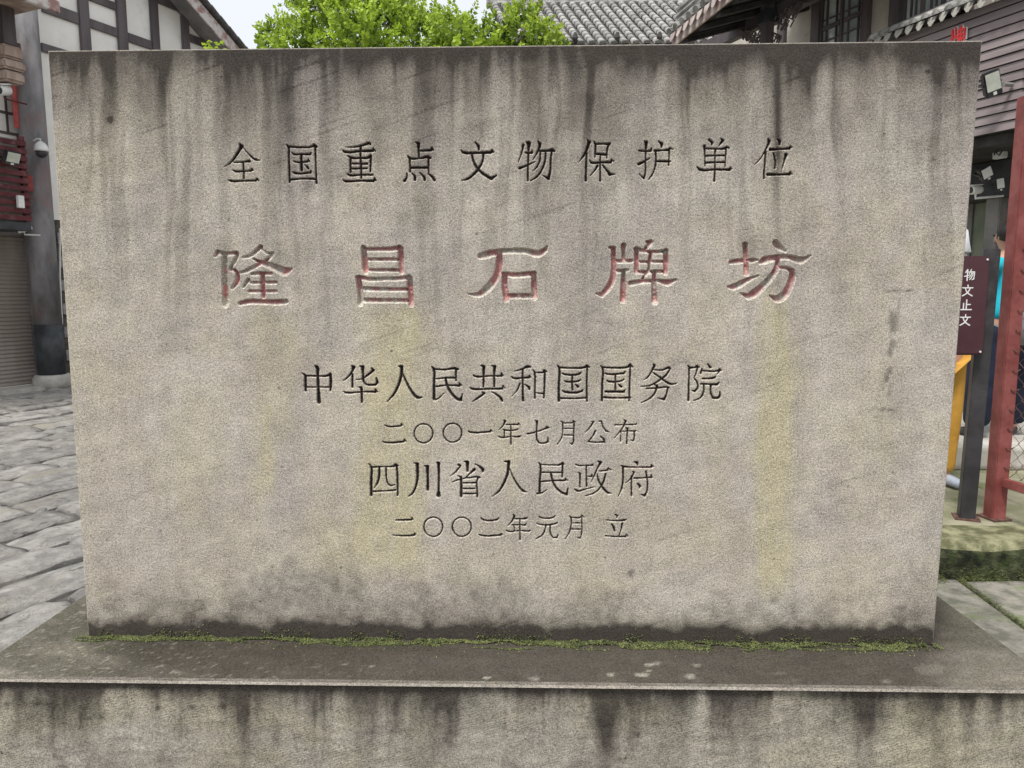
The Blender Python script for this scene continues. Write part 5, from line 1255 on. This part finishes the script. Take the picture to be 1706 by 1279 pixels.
for zz in (bzb+.02, bzt-.02):
    MB().lathe([(.006, 0), (.006, .004)], 8, Matrix.Translation((bx1-.02, -.0905, zz))@Matrix.Rotation(rad(90), 4, 'X')).build('screw', M['whitepl'], pn)
MB().box(bx1-.006, bx1+.006, -.063, -.043, bzt-.12, bzt-.05).build('bracket_clip', M['whitepl'], sg_)

# ------------------------------------------------------------------ red chain-link fence
rp0 = at_z(1656, 862, KH)
fh = float(at_y(1699, 160, rp0[1])[2]-KH)
fdir = rad(7.5+1.3*0)
fe = thing('chain_link_fence', 'faded red steel fence with rusty diamond wire mesh, at the right edge', 'fence', (rp0[0], rp0[1], KH), 0)
# local frame: fence runs toward the camera, a little to the left when seen from above
fd = np.array([-math.sin(rad(6.2)), -math.cos(rad(6.2)), 0]); fd = np.array([.18, -1, 0]); fd = fd/np.linalg.norm(fd)
fn_ = np.array([fd[1], -fd[0], 0])
fang = math.atan2(fd[1], fd[0])
RZf = Matrix.Rotation(fang, 4, 'Z')
MB().box(-.044, .044, -.042, .042, 0, fh, Matrix.Rotation(fang+rad(-8), 4, 'Z')).build('fence_post', M['fencered'], fe, bevel=.005)
MB().box(-.07, .07, -.06, .06, -.004, .006, RZf).build('base_plate', M['rust'], fe)
FLn = 1.75
MB().box(-.044, .044, -.042, .042, 0, fh, Matrix.Translation(tuple(fd*FLn))@RZf).build('fence_post', M['fencered'], fe, bevel=.005)
rz0 = float(at_y(1672, 800, rp0[1])[2]-KH)
MB().box(.057, FLn-.057, -.02, .02, rz0-.025, rz0+.025, RZf).build('lower_rail', M['fencered'], fe, bevel=.004)
MB().box(.057, FLn-.057, -.02, .02, fh-.06, fh-.01, RZf).build('upper_rail', M['fencered'], fe, bevel=.004)
# wires: zig-zag strands woven
cw, ch = .075, .085
nst = int((FLn-.12)/cw)
z0w, z1w = rz0+.03, fh-.07
wires = 0
for k in range(nst+1):
    pts = []
    zz = z0w; q = 0
    while zz <= z1w:
        s_ = .06+cw*(k+(.5 if q % 2 else -.02)); pts.append((s_, .032+(.006 if q % 2 else -.006), zz)); zz += ch/2*1.0; q += 1
    pts = [tuple(RZf@Vector(p)) for p in pts]
    m = MB(); m.tube(pts, .0022, 4, caps=False); m.build('mesh_wire', M['rust'], fe)
    # mirrored half of the diamond
    pts = []
    zz = z0w; q = 0
    while zz <= z1w:
        s_ = .06+cw*(k+(.5 if q % 2 else 1.02)); pts.append((s_, .032+(-.006 if q % 2 else .006), zz)); zz += ch/2; q += 1
    if k < nst: MB().tube([tuple(RZf@Vector(p)) for p in pts], .0022, 4, caps=False).build('mesh_wire', M['rust'], fe)
# little hooks where the mesh is tied to the post
for k in range(18):
    z_ = z0w+.05+k*.115
    if z_ > fh-.1: break
    MB().tube([tuple(RZf@Vector(p)) for p in ((.064, .034, z_+.016), (.052, .016, z_+.002), (.050, .002, z_+.004), (.050, -.004, z_+.014))], .003, 5).build('wire_tie', M['rust'], fe)

# ------------------------------------------------------------------ people
M['skin'] = pmat('skin', (.42, .25, .18), (.50, .31, .23), 8, .5, .05, .001)
M['hair'] = pmat('black_hair', (.012, .010, .010), (.03, .026, .024), 30, .5, .2, .002, stretch=(1, 1, .2))
M['cyan'] = pmat('cyan_shirt_cloth', (.01, .40, .52), (.03, .55, .68), 5, .75, .3, .006)
M['navy'] = pmat('navy_cloth', (.010, .013, .028), (.022, .028, .055), 5, .85, .3, .006)
M['ochre'] = pmat('ochre_cloth', (.48, .24, .035), (.62, .34, .06), 4, .8, .5, .01)
M['whitecloth'] = pmat('white_cloth', (.68, .69, .72), (.80, .80, .82), 5, .8, .3, .005)
M['bag'] = pmat('grey_bag', (.13, .13, .14), (.22, .22, .23), 6, .7, .3, .005)
def skin_obj(name, joints, edges, mat, parent, sub=2, root=0):
    me = bpy.data.meshes.new(name); me.from_pydata([j[:3] for j in joints], edges, []); me.update()
    o = bpy.data.objects.new(name, me); COL.objects.link(o); o.parent = parent
    sm = o.modifiers.new('skin', 'SKIN'); me.materials.append(mat)
    if not me.skin_vertices: 
        bm = bmesh.new(); bm.from_mesh(me); bm.verts.layers.skin.verify(); bm.to_mesh(me); bm.free()
    for k, j in enumerate(joints):
        r_ = j[3]; me.skin_vertices[0].data[k].radius = (r_, r_*(j[4] if len(j) > 4 else 1)); me.skin_vertices[0].data[k].use_root = (k == root)
    sm.use_smooth_shade = True
    sb = o.modifiers.new('sub', 'SUBSURF'); sb.levels = sub; sb.render_levels = sub
    return o
def hand(side, wr, down, parentlist):
    """five short finger chains rooted in a palm, returned as joints/edges"""
    J = []; E = []
    wr = Vector(wr); d = Vector(down).normalized(); f = Vector((0, -1, 0)); 
    J.append((*wr, .026)); J.append((*(wr+d*.05), .034, .55)); E.append((0, 1))
    for k, (o_, L) in enumerate(((-.026, .062), (-.009, .072), (.009, .068), (.026, .052))):
        b_ = wr+d*.085+f*o_; i = len(J)
        J += [(*b_, .0095), (*(b_+d*L*.5+Vector((-side*.006, 0, 0))), .0085), (*(b_+d*L+Vector((-side*.02, 0, 0))), .007)]
        E += [(1, i), (i, i+1), (i+1, i+2)]
    b_ = wr+d*.045+f*.04; i = len(J)
    J += [(*b_, .011), (*(b_+d*.03+f*.012), .009)]; E += [(1, i), (i, i+1)]
    return J, E
M['shoe'] = pmat('pale_blue_shoe', (.30, .33, .40), (.46, .50, .58), 9, .6, .2, .003)
def person(label, loc, rz, H=1.68, shirt='cyan', trouser='navy', hat=None, hair=True, wide=1.0, shoe='whitecloth', bag=False, arm_out=0., stance=1.):
    """faces local -y"""
    t = thing('person', label, 'person', tuple(loc), rz); s = H/1.68
    def P(x, y, z, r_, k=1): return (x*s, y*s, z*s, r_*s, k)
    J = [P(0, 0, .93, .125, .75), P(0, 0, 1.10, .115, .72), P(0, .005, 1.28, .135, .7), P(0, .01, 1.40, .10, .7), P(0, 0, 1.46, .052), P(0, -.01, 1.52, .055), P(0, -.02, 1.58, .082, 1.12), P(0, -.015, 1.64, .062, 1.1)]
    E = [(k, k+1) for k in range(7)]
    for sd_ in (-1, 1):
        i = len(J)
        J += [P(sd_*.17, .01, 1.37, .052), P(sd_*(.23+arm_out*.5), .02, 1.12, .040), P(sd_*(.24+arm_out), -.06, .90, .030), P(sd_*(.24+arm_out), -.08, .86, .024)]
        E += [(3, i), (i, i+1), (i+1, i+2), (i+2, i+3)]
        hj, he = hand(sd_, (sd_*(.24+arm_out)*s, -.085*s, .845*s), (0, -.1, -1), None)
        n0_ = len(J); J += hj; E += [(a_+n0_, b_+n0_) for a_, b_ in he]; E.append((i+3, n0_))
        i = len(J)
        J += [P(sd_*.095, 0, .86, .088), P(sd_*.105*stance**.6, -.01, .50, .056), P(sd_*.11*stance, .015, .12, .038), P(sd_*.11*stance, .02, .06, .036), P(sd_*.115*stance, -.10, .03, .032)]
        E += [(0, i), (i, i+1), (i+1, i+2), (i+2, i+3), (i+3, i+4)]
    skin_obj('body', J, E, M['skin'], t, 2)
    # face: nose, eyes, ears, mouth
    hz = 1.58*s
    MB().lathe([(.004, .02), (.014, -.016), (.002, -.022)], 8, Matrix.Translation((0, -.105*s, hz-.005))).build('nose', M['skin'], t, smooth=True)
    for sd_ in (-1, 1):
        MB().lathe([(.002, -.009), (.009, -.004), (.009, .004), (.002, .009)], 8, Matrix.Translation((sd_*.032*s, -.094*s, hz+.02))).build('eye', M['hair'], t, smooth=True)
        MB().lathe([(.004, -.03), (.014, -.01), (.016, .015), (.004, .03)], 8, Matrix.Translation((sd_*.082*s, -.01, hz+.005))@Matrix.Diagonal((.5, 1, 1, 1))).build('ear', M['skin'], t, smooth=True)
    MB().box(-.022, .022, -.098*s, -.088*s, hz-.045, hz-.038).build('mouth', M['fencered'], t, bevel=.002)
    # shirt
    SJ = [P(0, 0, .90, .150*wide, .75), P(0, 0, 1.08, .142, .76), P(0, .005, 1.28, .152, .76), P(0, .01, 1.39, .115, .76), P(0, .0, 1.43, .066)]
    SE = [(0, 1), (1, 2), (2, 3), (3, 4)]
    for sd_ in (-1, 1):
        i = len(SJ); SJ += [P(sd_*.17, .01, 1.375, .068), P(sd_*(.22+arm_out*.35), .02, 1.17, .060), P(sd_*(.235+arm_out*.5), .01, 1.08, .058)]; SE += [(3, i), (i, i+1), (i+1, i+2)]
    skin_obj('shirt', SJ, SE, M[shirt], t, 2)
    TJ = [P(0, 0, .95, .142, .78)]; TE = []
    for sd_ in (-1, 1):
        i = len(TJ); TJ += [P(sd_*.095, 0, .84, .108*wide), P(sd_*.108*stance**.6, -.01, .50, .080*wide), P(sd_*.112*stance, .01, .18, .070*wide), P(sd_*.112*stance, .01, .08, .072*wide)]; TE += [(0, i), (i, i+1), (i+1, i+2), (i+2, i+3)]
    skin_obj('trousers', TJ, TE, M[trouser], t, 2)
    for sd_ in (-1, 1):
        skin_obj('shoe', [P(sd_*.112*stance, .05, .045, .045, .9), P(sd_*.114*stance, -.04, .042, .048, .8), P(sd_*.118*stance, -.15, .032, .038, .8)], [(0, 1), (1, 2)], M[shoe], t, 2)
    if hair:
        MB().lathe([(.088*s, -.02), (.103*s, .03), (.098*s, .07), (.07*s, .11), (.02*s, .125)], 18, Matrix.Translation((0, .012*s, 1.575*s))@Matrix.Rotation(-.35, 4, 'X')).build('hair', M['hair'], t, smooth=True)
    if hat:
        MB().lathe([(.112*s, .06), (.130*s, .0), (.132*s, .004), (.116*s, .075), (.105*s, .145), (.07*s, .18), (.01*s, .19)], 22, Matrix.Translation((0, -.01*s, 1.585*s))).build('hat', M[hat], t, smooth=True)
        MB().lathe([(.10*s, -.10), (.13*s, -.02), (.125*s, .04)], 18, Matrix.Translation((0, .02*s, 1.56*s))).build('neck_flap', M[hat], t, smooth=True)
    if bag:
        MB().lathe([(.03, -.13), (.10, -.11), (.12, 0), (.10, .10), (.03, .12)], 16, Matrix.Translation((.02, .20, .88*s))@Matrix.Diagonal((1.35, .6, 1, 1))).build('waist_bag', M['bag'], t, smooth=True)
        MB().tube([(.15*s, .1, .88*s), (.17*s, 0, .92*s), (.10*s, -.12, .93*s), (-.10*s, -.12, .93*s), (-.17*s, 0, .92*s), (-.15*s, .1, .88*s)], .012, 6).build('bag_strap', M['bag'], t)
    return t
pa_ = at_z(1550, 808, KH)
person('person in ochre trousers with a white sun hat, standing mostly hidden behind the notice board', (pa_[0]+.0, pa_[1], KH), rad(8), 1.70, 'whitecloth', 'ochre', hat='whitecloth', hair=False, wide=.88, shoe='shoe')
# low step with the second visitor on it
SY = 4.05
rough_block('stone_step', 1.6, 5.2, SY, SY+1.6, KH-.02, KH+.20, M['palestone'], plat, 77, .01)
pbp = at_y(1676, 600, SY+.35)
person('person in a cyan shirt and loose navy trousers seen from behind through the fence posts', (pbp[0]-.06, SY+.35, KH+.20), rad(200), 1.66, 'cyan', 'navy', hair=True, wide=1.45, shoe='blackmetal', bag=True, arm_out=.02, stance=1.75)
